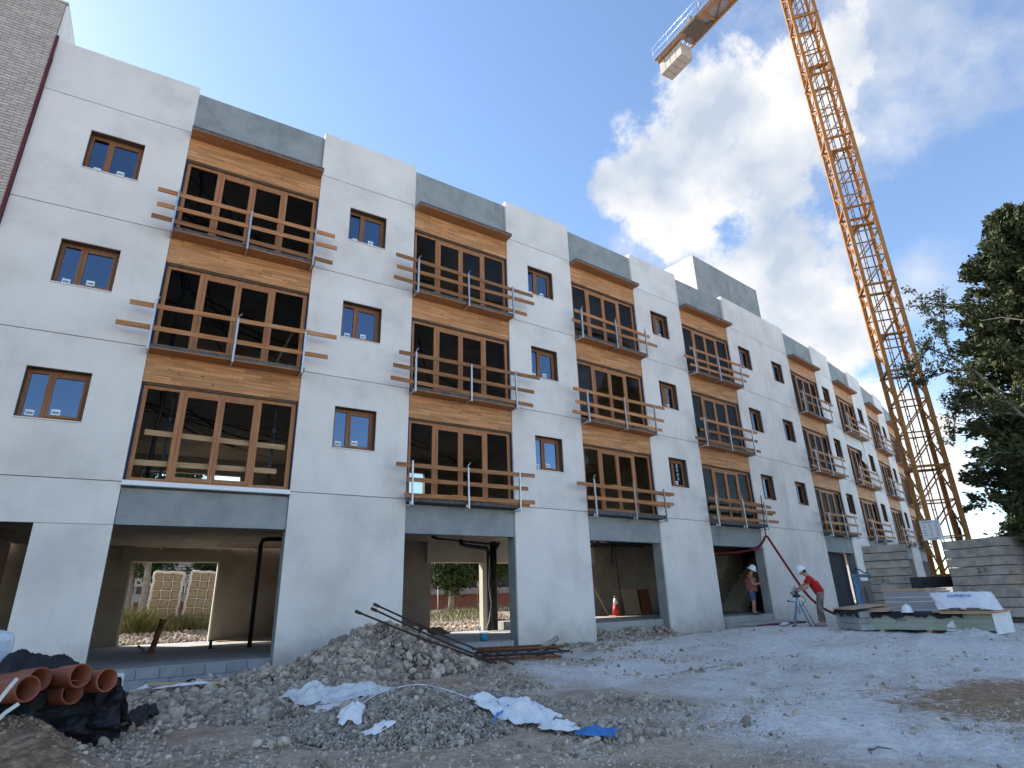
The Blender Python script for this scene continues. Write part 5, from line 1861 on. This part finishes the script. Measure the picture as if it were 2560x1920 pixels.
def cover(mb, x0, x1, drop, z, seed, n=26):
    r = random.Random(seed)
    vs = []
    for i in range(n):
        x_ = x0 + (x1 - x0) * i / (n - 1)
        d_ = drop * (.35 + .65 * abs(math.sin(i * .55 + seed))) * r.uniform(.6, 1.2)
        vs += [(x_, .9, z + .012 + .01 * r.random()), (x_, .3, z + .015 + .025 * r.random()), (x_, -.02, z + .015), (x_, -.035 - .02 * r.random(), z - d_ * .5), (x_, -.03 - .03 * r.random(), z - d_)]
    fs = []
    for i in range(n - 1):
        for c in range(4):
            a = i * 5 + c
            fs.append((a, a + 5, a + 6, a + 1))
    return mb.add(vs, fs)


obj('plastic_cover', cover(MB(), .0, GL * .80, .12, .445, 3), 'black_fabric', gb, GM, smooth=True)
bk = thing('block_pallet', 'low pallet of grey concrete blocks with black plastic over the top', 'block pallet', (13.4, -5, -3.5))
BKA = Vector((13.85, -4.50, 0))
BKB = Vector((12.95, -5.62, 0))
bd = (BKB - BKA).normalized()
BKM = Matrix.Translation((BKA.x, BKA.y, gz(13.4, -5))) @ Matrix.Rotation(math.atan2(bd.y, bd.x), 4, 'Z')
for r_ in range(3):
    for c in range(4):
        x_ = c * .36 - (.12 if r_ % 2 else 0)
        obj('block', MB().box(max(0, x_), min(1.42, x_ + .35), random.uniform(-.01, .01), .9, .02 + r_ * .15, .02 + r_ * .15 + .143), 'block_grey', bk, BKM, bevel=.006)
obj('plastic_cover', cover(MB(), -.03, 1.46, .16, .475, 8, 18), 'black_fabric', bk, BKM, smooth=True)
tag(obj('cardboard_sheet', MB().box(0, 1.15, 0, .9, 0, .03), 'cardboard', None, BKM @ T(.05, -.05, .50, 0, .10)), 'tan cardboard sheet lying on the block pallet', 'cardboard')
tag(obj('cardboard_sheet', MB().box(0, .62, 0, .85, 0, .03), 'cardboard', None, GM @ T(-.05, -.10, .48, 0, .10)), 'tan cardboard sheet on the left end of the green boards', 'cardboard')


def helmet(name, M_, lab=None, parent=None, s=1.0):
    vs, fs = [], []
    prof = [(.168, -.01), (.165, .0), (.128, .012), (.128, .05), (.116, .10), (.085, .145), (.04, .168), (.0, .174)]
    n = 24
    for r_, z_ in prof:
        for k in range(n):
            a = 2 * math.pi * k / n
            ex = 1.15 + (.16 * max(0, math.cos(a)) if r_ > .14 else 0)
            vs.append((r_ * math.cos(a) * ex * s, r_ * math.sin(a) * .92 * s * (.92 if r_ > .14 else 1), z_ * s))
    for i in range(len(prof) - 1):
        for k in range(n):
            fs.append((i * n + k, i * n + (k + 1) % n, (i + 1) * n + (k + 1) % n, (i + 1) * n + k))
    m = MB().add(vs, fs)
    o = obj(name, m, 'helmet_white', parent, M_, smooth=True)
    obj('ridge', MB().tube([(-.13 * s, 0, .06 * s), (-.08 * s, 0, .15 * s), (0, 0, .178 * s), (.08 * s, 0, .15 * s), (.13 * s, 0, .06 * s)], .018 * s, 7), 'helmet_white', o, M_, smooth=True)
    return o


hh = helmet('hard_hat', T(13.30, -6.62, -3.075, .4))
tag(hh, 'white hard hat resting alone on the green boards', 'hard hat')
gs = thing('grey_board_stack', 'stack of grey boards with pale strips between, behind the hard hat', 'board stack', (15.3, -6, -3.5))
GSA, GSB = Vector((15.35, -5.15, 0)), Vector((15.75, -6.55, 0))
sd_ = (GSB - GSA).normalized()
GSM = Matrix.Translation((GSA.x, GSA.y, gz(15.5, -6))) @ Matrix.Rotation(math.atan2(sd_.y, sd_.x), 4, 'Z')
z = .06
for k in range(5):
    h_ = (.22, .12, .20, .10, .14)[k]
    obj('board', MB().box(0, 1.46, random.uniform(-.01, .01), 1.1, z, z + h_), 'board_grey', gs, GSM)
    if k < 4:
        obj('spacer', MB().box(.01, 1.45, -.008, 1.09, z + h_ + .001, z + h_ + .017), 'strap_white', gs, GSM)
    z += h_ + .018
obj('top_lath', MB().box(-.05, 1.5, .0, .12, z + .0, z + .05).box(.1, 1.4, .5, .62, z + .0, z + .05), 'raw_wood', gs, GSM)
obj('side_post', MB().box(-.10, -.04, .02, .10, 0, .62), 'crane_yellow', gs, GSM)

wp = thing('wrapped_pack', 'sloping white film wrapped insulation pack with blue print on the boards', 'wrapped pack', (14, -7.8, -3.1))
WPM = GM @ Matrix.Translation((1.62, .10, .50))
m = MB()
L_, H_ = 1.12, .40
nx, nz = 26, 10
vs = []
rr = random.Random(5)
for j in range(nz + 1):
    for i in range(nx + 1):
        u_, v_ = i / nx, j / nz
        x_ = u_ * L_ - .26 * v_
        edge = min(u_, 1 - u_, 1 - v_, v_ + .1) * 6
        puff = .05 * min(1, edge) + .010 * math.sin(u_ * 31 + v_ * 9) + .008 * math.sin(v_ * 23 + u_ * 7)
        vs.append((x_, .0 + .42 * v_ - puff, H_ * v_ + puff * .6))
ii = lambda i, j: j * (nx + 1) + i
fs = [(ii(i, j), ii(i + 1, j), ii(i + 1, j + 1), ii(i, j + 1)) for j in range(nz) for i in range(nx)]
nfr = len(vs)
vs += [(x_, y_ + .55, max(.0, z_ - .02)) for x_, y_, z_ in vs[:nfr]]
per = [ii(i, 0) for i in range(nx + 1)] + [ii(nx, j) for j in range(1, nz + 1)] + [ii(i, nz) for i in range(nx - 1, -1, -1)] + [ii(0, j) for j in range(nz - 1, 0, -1)]
for a, b in zip(per, per[1:] + per[:1]):
    fs.append((b, a, a + nfr, b + nfr))
m.add(vs, fs)
obj('film', m, 'film_white', wp, WPM, smooth=True)
TXM = WPM @ Matrix.Translation((.42, .22, .315)) @ Matrix.Rotation(-math.atan2(.42, .40), 4, 'X') @ LR
text('lettering', 'SOPREMA', .115, 'ink_blue', wp, TXM, .003)
sp_ = thing('timber_pallet', 'thin timber pallet with two dark feet under the white pack', 'pallet', (14, -8, -3.1))
obj('deck', MB().box(1.58, 2.82, -.16, .9, .465, .492), 'raw_wood', sp_, GM)
obj('deck', MB().box(1.75, 2.75, -.22, .2, .44, .463), 'raw_wood', sp_, GM)
obj('block_foot', MB().box(1.92, 2.10, -.13, .04, .494, .56), 'bark', sp_, GM)
obj('block_foot', MB().box(2.26, 2.46, -.13, .04, .494, .56), 'bark', sp_, GM)
# spilled cement heap at the foot of the boards
dx = rng.uniform(-1, 1, (1, 1))
xs, ys = np.linspace(12.4, 13.5, 60), np.linspace(-8.9, -7.2, 70)
A, B = np.meshgrid(xs, ys)
hh_ = .17 * np.exp(-(((A - 13.0) / .26) ** 2 + ((B + 8.05) / .40) ** 2)) + .06 * np.exp(-(((A - 12.95) / .3) ** 2 + ((B + 7.6) / .3) ** 2))
nzv = np.array([[mnoise.noise(Vector((a * 9, b * 9, 1))) + .6 * mnoise.noise(Vector((a * 22, b * 22, 4))) for a in xs] for b in ys])
Zc = terr0(A, B) + hh_ * (1 + .4 * nzv) - .025
ii_ = np.arange(A.size).reshape(A.shape)
Fc = np.stack([ii_[:-1, :-1], ii_[:-1, 1:], ii_[1:, 1:], ii_[1:, :-1]], -1).reshape(-1, 4)
tag(obj('cement_heap', np_mesh('cement_heap', np.stack([A.ravel(), B.ravel(), Zc.ravel()], 1), Fc, 'dust_white'), None), 'small spilled heap of white cement dust against the green boards', 'cement heap')

# ------------------------------------------------------------------ blue frame by the fifth bay, entrance pallet
bf = thing('blue_steel_frame', 'blue steel frame holding a grey panel beside the fifth bay', 'steel frame', (20, -2.4, -3.5))
FMx = Matrix.Translation((18.9, -2.62, gz(19, -2.5))) @ Matrix.Rotation(R(9), 4, 'Z')
obj('upright', MB().box(0, .22, 0, .12, 0, 1.36), 'steel_blue', bf, FMx, bevel=.01)
obj('upright', MB().box(2.25, 2.36, 0, .12, 0, 1.36), 'steel_blue', bf, FMx, bevel=.01)
obj('top_rail', MB().box(-.12, 2.45, -.02, .14, 1.362, 1.46), 'steel_blue', bf, FMx, bevel=.01)
obj('panel', MB().box(.23, 2.24, .04, .08, .05, 1.24), 'board_grey', bf, FMx)
obj('rod_guard', MB().tube([(.35, -.06, 0), (.33, -.06, .95), (.42, -.06, 1.02), (.52, -.06, .95), (.56, -.06, 0)], .016, 7), 'dark_steel', bf, FMx, smooth=True)
obj('lifting_cable', MB().tube([(.1, .06, 1.46), (.25, .06, 1.66), (.7, .06, 1.62), (1.1, .06, 1.50), (1.5, .06, 1.55), (1.9, .06, 1.68), (2.3, .06, 1.5)], .022, 7), 'black_pipe', bf, FMx, smooth=True)
pt = thing('entry_pallet', 'weathered pallet lying before the step of the fourth bay', 'pallet', (15.8, -.7, -3.7))
PMx = Matrix.Translation((15.0, -.95, gz(15.8, -.9) - .02)) @ Matrix.Rotation(R(4), 4, 'Z')
for k in range(5):
    obj('slat', MB().box(0, 2.3, k * .15, k * .15 + .11, .12, .142), 'bark_pale', pt, PMx)
for x_ in (.0, 1.1, 2.15):
    obj('runner', MB().box(x_, x_ + .12, 0, .70, .0, .118), 'bark_pale', pt, PMx)
tag(sheet('white_offcut', (14.35, -2.55), (.95, .18), .35, 'film_white', 41, .10, n=16, base=terr0), 'white plastic offcut on the ground left of the blue tripod', 'offcut')
hz = thing('coiled_hose', 'flat coil of purple hose at the wall foot left of the tripod', 'hose', (15.3, -1.3, -3.6))
for k in range(4):
    pts = []
    for a in np.linspace(0, 2 * math.pi, 25):
        x_, y_ = 15.7 + (1.0 + .08 * k) * math.cos(a), -1.55 + (.22 + .05 * k) * math.sin(a)
        pts.append((x_, y_, gz(x_, y_) + .03 + .028 * (k % 2)))
    obj('turn', MB().tube(pts, .03, 7), 'hose_purple', hz, smooth=True)

# red hose hung from the guard rail
hp = [(16.5, 1.5, -1.05), (17.2, 1.2, -1.03), (17.75, .75, -.97), (17.95, .42, -.86), (18.0, .2, -.68), (18.0, .05, -.50), (18.02, -.03, -.52), (18.02, -.15, -.75),
      (17.98, -.6, -1.55), (17.93, -1.05, -2.32), (17.95, -1.3, -2.72), (18.15, -1.45, -2.98), (18.6, -1.52, -3.22), (19.3, -1.58, -3.42), (20.0, -1.6, -3.48)]
rh = thing('red_hose', 'dark red hose hung on a rope and running down to the ground', 'hose', (18, -.2, -3.6))
sm_ = []
for a in range(len(hp) - 1):
    p0, p1, p2, p3 = (Vector(hp[max(0, min(len(hp) - 1, a + d))]) for d in (-1, 0, 1, 2))
    for t_ in np.linspace(0, 1, 5, endpoint=False):
        sm_.append(.5 * ((2 * p1) + (p2 - p0) * t_ + (2 * p0 - 5 * p1 + 4 * p2 - p3) * t_ ** 2 + (3 * p1 - p0 - 3 * p2 + p3) * t_ ** 3))
obj('tube', MB().tube(sm_, .045, 9), 'hose_red', rh, smooth=True)
obj('rope', MB().tube([(18.0, .03, -.47), (18.08, .04, .2), (18.2, .07, 1.12)], .022, 6), 'rope_dark', rh, smooth=True)

# ------------------------------------------------------------------ people
def skin_mesh(name, verts, edges, radii, root, material, parent, M_, sub=2):
    me = bpy.data.meshes.new(name)
    me.from_pydata([tuple(v) for v in verts], edges, [])
    o = bpy.data.objects.new(name, me)
    me.materials.append(MATS[material])
    link(o, parent, M_)
    o.modifiers.new('skin', 'SKIN')
    sv = me.skin_vertices[0].data
    for k, r_ in enumerate(radii):
        sv[k].radius = (r_, r_) if not isinstance(r_, tuple) else r_
        sv[k].use_root = (k == root)
    s_ = o.modifiers.new('smooth', 'SUBSURF')
    s_.levels = s_.render_levels = sub
    me.update()
    return o


def hand(verts, edges, radii, w, direction, curl, side):
    """Palm and five fingers grown from wrist vertex w."""
    d = Vector(direction).normalized()
    up_ = Vector((0, 0, 1))
    s = d.cross(up_).normalized() * side
    n_ = s.cross(d).normalized() * side
    p0 = Vector(verts[w])
    pm = p0 + d * .06
    verts.append(pm); radii.append((.036, .018)); pi = len(verts) - 1
    edges.append((w, pi))
    for k in range(4):
        b0 = pm + d * .035 + s * (-.03 + .02 * k)
        L = (.07, .08, .075, .06)[k]
        verts.append(b0); radii.append(.0095); edges.append((pi, len(verts) - 1))
        m_ = b0 + d * L * .5 + Vector((0, 0, -1)) * L * curl * .35
        verts.append(m_); radii.append(.0085); edges.append((len(verts) - 2, len(verts) - 1))
        verts.append(m_ + d * L * .25 + Vector((0, 0, -1)) * L * curl); radii.append(.0075); edges.append((len(verts) - 2, len(verts) - 1))
    tb = p0 + d * .03 - s * .035
    verts.append(tb); radii.append(.011); edges.append((pi, len(verts) - 1))
    verts.append(tb + d * .045 - s * .012 + Vector((0, 0, -.02))); radii.append(.009); edges.append((len(verts) - 2, len(verts) - 1))


def person(loc, rz, lab, pose, shirt, lower, shoes, lowlen, bulk=1.0, shirt_len=1.0):
    t = thing('person', lab, 'person', loc, rz)
    PM = Matrix.Translation(loc) @ Matrix.Rotation(rz, 4, 'Z')
    g = pose
    names = ['pelvis', 'belly', 'chest', 'neck', 'head', 'crown', 'shL', 'elL', 'wrL', 'shR', 'elR', 'wrR', 'hipL', 'knL', 'anL', 'toL', 'hipR', 'knR', 'anR', 'toR']
    V = [Vector(g[n_]) for n_ in names]
    I = {n_: k for k, n_ in enumerate(names)}
    Ed = [('pelvis', 'belly'), ('belly', 'chest'), ('chest', 'neck'), ('neck', 'head'), ('head', 'crown'), ('chest', 'shL'), ('shL', 'elL'), ('elL', 'wrL'),
          ('chest', 'shR'), ('shR', 'elR'), ('elR', 'wrR'), ('pelvis', 'hipL'), ('hipL', 'knL'), ('knL', 'anL'), ('anL', 'toL'), ('pelvis', 'hipR'), ('hipR', 'knR'), ('knR', 'anR'), ('anR', 'toR')]
    E_ = [(I[a], I[b]) for a, b in Ed]
    rad = dict(pelvis=.12, belly=.12 * bulk, chest=.13 * bulk, neck=.052, head=.092, crown=.075, shL=.055, elL=.040, wrL=.028, shR=.055, elR=.040, wrR=.028,
               hipL=.082, knL=.055, anL=.037, toL=.035, hipR=.082, knR=.055, anR=.037, toR=.035)
    r_ = [rad[n_] for n_ in names]
    hand(V, E_, r_, I['wrL'], V[I['wrL']] - V[I['elL']], .55, 1)
    hand(V, E_, r_, I['wrR'], V[I['wrR']] - V[I['elR']], .55, -1)
    body = skin_mesh('body', V, E_, r_, 0, 'skin', t, PM)
    # shirt: torso and short sleeves
    sv = [g['pelvis_s'], g['belly'], g['chest'], g['collar'], g['shL'], g['slL'], g['shR'], g['slR']]
    sr = [.150 * bulk * shirt_len, .155 * bulk, .152 * bulk, .070, .082, .066, .082, .066]
    skin_mesh('shirt', sv, [(0, 1), (1, 2), (2, 3), (2, 4), (4, 5), (2, 6), (6, 7)], sr, 1, shirt, t, PM)
    lv = [g['belt'], g['pelvis']]
    lr = [.132 * min(bulk, 1.12), .140 * min(bulk, 1.12)]
    le = [(0, 1)]
    for s_ in 'LR':
        hp_, kn, an = Vector(g['hip' + s_]), Vector(g['kn' + s_]), Vector(g['an' + s_])
        lv.append(hp_); lr.append(.100); le.append((1, len(lv) - 1))
        if lowlen == 'long':
            lv.append(hp_.lerp(kn, .5)); lr.append(.090); le.append((len(lv) - 2, len(lv) - 1))
            lv.append(kn); lr.append(.074); le.append((len(lv) - 2, len(lv) - 1))
            lv.append(kn.lerp(an, .5)); lr.append(.068); le.append((len(lv) - 2, len(lv) - 1))
            lv.append(an + Vector((0, 0, .03))); lr.append(.062); le.append((len(lv) - 2, len(lv) - 1))
        else:
            lv.append(hp_.lerp(kn, .5)); lr.append(.105); le.append((len(lv) - 2, len(lv) - 1))
            lv.append(hp_.lerp(kn, .98)); lr.append(.088); le.append((len(lv) - 2, len(lv) - 1))
    skin_mesh('trousers' if lowlen == 'long' else 'shorts', lv, le, lr, 1, lower, t, PM)
    for s_ in 'LR':
        an, to = Vector(g['an' + s_]), Vector(g['to' + s_])
        d = (to - an)
        d.z = 0
        d.normalize()
        heel = an - d * .05
        skin_mesh('shoe', [Vector((heel.x, heel.y, .045)), Vector((an.x, an.y, .05)), Vector((an.x, an.y, .045)) + d * .11, Vector((an.x, an.y, .035)) + d * .20], [(0, 1), (1, 2), (2, 3)], [.045, .048, .046, .034], 0, shoes, t, PM)
    # face, hair and helmet follow the head
    hd, cr0 = Vector(g['head']), Vector(g['crown'])
    zax = (cr0 - hd).normalized()
    fx = Vector(g['face']).normalized()
    fx = (fx - zax * fx.dot(zax)).normalized()
    yax = zax.cross(fx)
    HM = Matrix.Identity(4)
    for k in range(3):
        HM[k][0], HM[k][1], HM[k][2], HM[k][3] = fx[k], yax[k], zax[k], hd[k]
    HM = PM @ HM
    obj('nose', MB().tube([(.075, 0, .03), (.108, 0, -.005), (.085, 0, -.018)], [.010, .016, .012], 7), 'skin', body, HM, smooth=True)
    for s_ in (-1, 1):
        obj('ear', MB().tube([(.0, .088 * s_, .02), (-.008, .100 * s_, .0), (-.005, .090 * s_, -.03)], [.012, .018, .010], 7), 'skin', body, HM, smooth=True)
        obj('eye', MB().tube([(.080, .033 * s_, .022), (.090, .033 * s_, .022)], [.012, .006], 7), 'hair_dark', body, HM, smooth=True)
    obj('mouth', MB().box(.082, .090, -.025, .025, -.05, -.043), 'rust', body, HM)
    hv, hf = ico(2)
    keepf = [f for f in hf if hv[f].mean(0)[0] < .25 and hv[f].mean(0)[2] > -.55]
    obj('hair', np_mesh('hair', hv * np.array([.104, .100, .115]) + np.array([-.006, 0, .025]), np.array(keepf), 'hair_dark'), None, t, HM)
    helmet('helmet', HM @ Matrix.Translation((.0, 0, .055)) @ Matrix.Rotation(R(6), 4, 'Y'), None, t, .98)
    return t


red_pose = dict(pelvis=(-.06, 0, .90), pelvis_s=(-.05, 0, .92), belt=(-.05, 0, .96), belly=(.0, 0, 1.06), chest=(.12, 0, 1.27), collar=(.20, 0, 1.40), neck=(.215, 0, 1.42), head=(.30, 0, 1.50), crown=(.345, 0, 1.58), face=(.8, 0, -.75),
                shL=(.17, .19, 1.31), slL=(.25, .235, 1.15), elL=(.29, .25, 1.06), wrL=(.52, .13, .98), shR=(.16, -.19, 1.31), slR=(.30, -.22, 1.20), elR=(.40, -.23, 1.10), wrR=(.62, -.10, 1.00),
                hipL=(-.05, .095, .86), knL=(.03, .11, .47), anL=(-.02, .12, .08), toL=(.14, .14, .04), hipR=(-.05, -.095, .86), knR=(.05, -.12, .47), anR=(.06, -.13, .08), toR=(.22, -.15, .04))
pink_pose = dict(pelvis=(.0, 0, .88), pelvis_s=(.0, 0, .86), belt=(.0, 0, .93), belly=(.04, 0, 1.08), chest=(.02, 0, 1.30), collar=(.05, 0, 1.45), neck=(.06, 0, 1.47), head=(.12, 0, 1.56), crown=(.15, 0, 1.64), face=(.9, 0, -.5),
                 shL=(.03, .20, 1.36), slL=(.10, .245, 1.20), elL=(.13, .26, 1.08), wrL=(.33, .16, 1.14), shR=(.03, -.20, 1.36), slR=(.12, -.245, 1.20), elR=(.15, -.27, 1.06), wrR=(.30, -.13, 1.08),
                 hipL=(.0, .095, .84), knL=(.03, .11, .46), anL=(.0, .12, .08), toL=(.17, .14, .04), hipR=(.0, -.095, .84), knR=(.02, -.11, .46), anR=(-.02, -.12, .08), toR=(.15, -.14, .04))
person((14.40, -3.78, gz(14.4, -3.78) + .0), math.atan2(.82, -.57), 'person in red shirt, grey work trousers and white helmet bending over a blue tripod', red_pose, 'shirt_red', 'trousers_grey', 'boot_dusty', 'long')
person((17.35, .60, -3.31), math.atan2(-.88, .47), 'person in faded pink shirt, blue shorts and white helmet standing in the doorway', pink_pose, 'shirt_pink', 'shorts_blue', 'shoe_dark', 'short', 1.42)

# ------------------------------------------------------------------ blue tripod with clamp head beside the worker
tz = gz(14.0, -3.3)
tx_, ty_ = 14.02, -3.32
tr = thing('pipe_tripod', 'blue tripod stand with steel clamp head and lever beside the worker', 'tripod', (tx_, ty_, tz))
TH = Vector((tx_, ty_, tz + .78))
for k, (dx_, dy_) in enumerate(((-.13, .10), (.16, -.08), (.10, .20))):
    foot = Vector((tx_ + dx_ * 1.5, ty_ + dy_ * 1.5, tz))
    lg = obj('leg', MB().tube([foot, foot.lerp(TH, .55), TH], [.018, .026, .026], 8), 'steel_blue' if k < 2 else 'galvanised', tr, smooth=True)
    obj('foot', MB().tube([foot + Vector((0, 0, -.01)), foot + Vector((0, 0, .025))], .035, 8), 'dark_steel', lg, smooth=True)
obj('column', MB().tube([(tx_, ty_, tz + .35), (tx_, ty_, tz + .86)], .030, 10), 'galvanised', tr, smooth=True)
obj('clamp_head', MB().box(tx_ - .10, tx_ + .08, ty_ - .07, ty_ + .07, tz + .80, tz + .88).tube([(tx_ - .06, ty_ - .08, tz + .93), (tx_ - .06, ty_ + .08, tz + .93)], .055, 10), 'dark_steel', tr, bevel=.006)
obj('vice_yoke', MB().bar((tx_ - .09, ty_, tz + .88), (tx_ - .07, ty_, tz + 1.04), .05, .09).bar((tx_ + .05, ty_, tz + .88), (tx_ + .03, ty_, tz + 1.02), .04, .09).box(tx_ - .11, tx_ + .06, ty_ - .05, ty_ + .05, tz + 1.03, tz + 1.075), 'galvanised', tr)
obj('clamp_screw', MB().tube([(tx_ - .02, ty_, tz + .95), (tx_ - .02, ty_, tz + 1.13)], .015, 8), 'rust', tr, smooth=True)
obj('lever', MB().tube([(tx_ - .02, ty_, tz + .66), (tx_ - .16, ty_ + .18, tz + .70)], .011, 7).tube([(tx_ - .16, ty_ + .18, tz + .68), (tx_ - .17, ty_ + .20, tz + .73)], .024, 8), 'black_pipe', tr, smooth=True)
obj('gauge_hose', MB().tube([(tx_ + .04, ty_ - .03, tz + .86), (tx_ + .16, ty_ - .12, tz + .82), (tx_ + .18, ty_ - .14, tz + .68), (tx_ + .08, ty_ - .05, tz + .56)], .011, 7), 'black_pipe', tr, smooth=True)
obj('side_rod', MB().tube([(tx_ + .05, ty_ - .10, tz + .70), (tx_ + .26, ty_ - .26, tz)], .011, 7), 'dark_steel', tr, smooth=True)

# ------------------------------------------------------------------ trees at the right
def conifer(name, lab, loc, h, rad, n, leaf, limb_dir=None):
    """Dense dark conifer: sprays of small scale leaves in upswept tufts round a tapered trunk."""
    t = thing(name, lab, 'tree', loc)
    x_, y_, z_ = loc
    obj('trunk', MB().tube([(x_, y_, z_ - .1), (x_ + .1, y_, z_ + h * .3), (x_, y_ + .1, z_ + h * .7), (x_, y_, z_ + h * .98)], [.34, .26, .14, .03], 10), 'bark', t, smooth=True)
    pts, ups = [], []
    nb_, r = 290, np.random.default_rng(77)
    for k in range(nb_):
        f = .115 + .885 * r.random() ** 1.15
        a = r.uniform(0, 2 * math.pi)
        reach = rad * min(1.0, (f / .10) ** .5) * (1 - f) ** .52 * (1 + .25 * f) * r.uniform(.62, 1.18)
        lift = r.uniform(.25, .9)
        out = np.array([math.cos(a), math.sin(a), lift])
        out /= np.linalg.norm(out)
        root = np.array([x_, y_, z_ + f * h - reach * lift * .6])
        # one bough: side sprays along its outer two thirds
        for q in range(int(5 + 6 * reach / rad)):
            u_ = r.uniform(.35, 1.05)
            c = root + np.array([out[0] * reach, out[1] * reach, reach * lift * u_]) * np.array([u_, u_, 1])
            sd = out + r.normal(scale=.5, size=3)
            sd /= np.linalg.norm(sd)
            ln = r.uniform(.30, .75)
            m_ = int(n / nb_ / 9 * ln / .5)
            tt = r.random(m_)
            pts.append(c + sd * (tt * ln)[:, None] + r.normal(size=(m_, 3)) * (.13 * (1.15 - .75 * tt))[:, None])
            ups.append(np.repeat(sd[None], m_, 0))
    inner = int(n * .30)
    fi = .12 + .81 * r.random(inner) ** 1.5
    ai = r.uniform(0, 6.28, inner)
    ri = rad * (1 - fi) ** .62 * (.85 - .3 * fi) * r.random(inner) ** .5
    pts.append(np.stack([x_ + ri * np.cos(ai), y_ + ri * np.sin(ai), z_ + fi * h], 1))
    ups.append(np.repeat(np.array([[0, 0, 1.0]]), inner, 0))
    obj('crown', leaf_mesh('crown', np.concatenate(pts), leaf, 'cypress_leaf', 2.2, np.concatenate(ups)), None, t)
    return t


TX, TY, TZ = 22.6, -9.1, -3.6
ct = conifer('cypress_tree', 'dense dark cypress at the right edge with a sparse limb reaching left', (TX, TY, TZ), 13.6, 3.55, 175000, .085)
# the sparse limb that crosses in front of the crane
limb = [[(21.6, -9.0, .6), (19.6, -9.0, 1.6), (19.1, -8.5, 2.3), (18.92, -7.8, 3.9), (18.8, -7.3, 4.6), (18.6, -6.85, 5.0), (18.4, -6.4, 4.9)],
        [(18.8, -7.3, 4.6), (18.8, -7.35, 5.4), (18.7, -7.1, 6.3), (18.64, -6.95, 7.2)], [(18.6, -6.85, 5.0), (18.4, -6.35, 4.5), (18.3, -6.05, 4.1)],
        [(18.92, -7.8, 3.9), (18.75, -7.2, 3.2), (18.6, -6.9, 2.2), (18.55, -6.75, 1.6)], [(18.8, -7.35, 5.4), (18.82, -7.5, 6.1), (18.85, -7.65, 6.7)],
        [(18.92, -7.8, 3.9), (18.8, -7.4, 4.1), (18.55, -6.7, 4.0), (18.35, -6.2, 3.8)], [(19.1, -8.5, 2.3), (18.9, -7.9, 2.5), (18.7, -7.3, 2.6), (18.55, -6.8, 2.9)]]
lp, lu = [], []
for k, br_ in enumerate(limb):
    rr_ = [.075, .065, .052, .04, .03, .02, .012] if k == 0 else [.032, .024, .016, .008]
    obj('limb', MB().tube(br_, rr_[:len(br_)], 7), 'bark', ct, smooth=True)
    for a, b in zip(br_[:-1], br_[1:]):
        a, b = np.array(a), np.array(b)
        for _ in range(10 if k else 5):
            f = rng.random()
            if k == 0 and a[2] < 2:
                continue
            c = a + (b - a) * f
            d = rng.normal(size=3) + np.array([-.25, .5, .55])
            d /= np.linalg.norm(d)
            ln = rng.uniform(.2, .62)
            m_ = int(30 * ln / .4)
            tt = rng.random(m_)
            lp.append(c + d * (tt * ln)[:, None] + rng.normal(size=(m_, 3)) * (.035 + .05 * tt)[:, None])
            lu.append(np.repeat(d[None], m_, 0))
obj('limb_foliage', leaf_mesh('limb_foliage', np.concatenate(lp), .050, 'cypress_leaf', 2.0, np.concatenate(lu)), None, ct)
obj('dead_branch', MB().tube([(21.4, -9.4, 5.2), (20.4, -9.1, 5.5), (19.5, -8.75, 5.55), (18.9, -8.35, 5.45)], [.030, .022, .014, .005], 7), 'dead_wood', ct, smooth=True)
broad_tree('background_tree', 'yellow green tree far behind the foot of the crane', (44, -2.0, -3.7), 5.2, (3.2, 2.6, 2.4), 9000, 'yellow_leaf', 'bark', .20)
broad_tree('background_tree', 'dull green tree behind the right ballast stack', (47, -7.5, -3.7), 5.6, (3.4, 2.6, 2.6), 9000, 'broad_leaf', 'bark', .20)
# stray bits on the right-hand dust
for k, (x_, y_, a, l_) in enumerate(((2.6, -11.0, .5, .30), (2.75, -10.9, -.4, .22), (6.0, -6.3, .2, .6), (6.2, -6.5, -.1, .5), (5.6, -6.2, -.3, .45))):
    tag(obj('twig', MB().tube([(0, 0, .012), (l_ * .5, .03, .03), (l_, 0, .012)], [.006, .006, .004], 6), 'bark', None, T(x_, y_, gz(x_, y_), a), smooth=True),
        ('thin dry twig lying on the dusty ground, near the bottom edge', 'second thin dry twig crossing the first near the bottom edge', 'long thin wire lying on the pale dust right of the sack', 'middle thin wire lying on the pale dust right of the sack', 'left thin wire lying on the pale dust right of the sack')[k], 'twig' if k < 2 else 'wire')
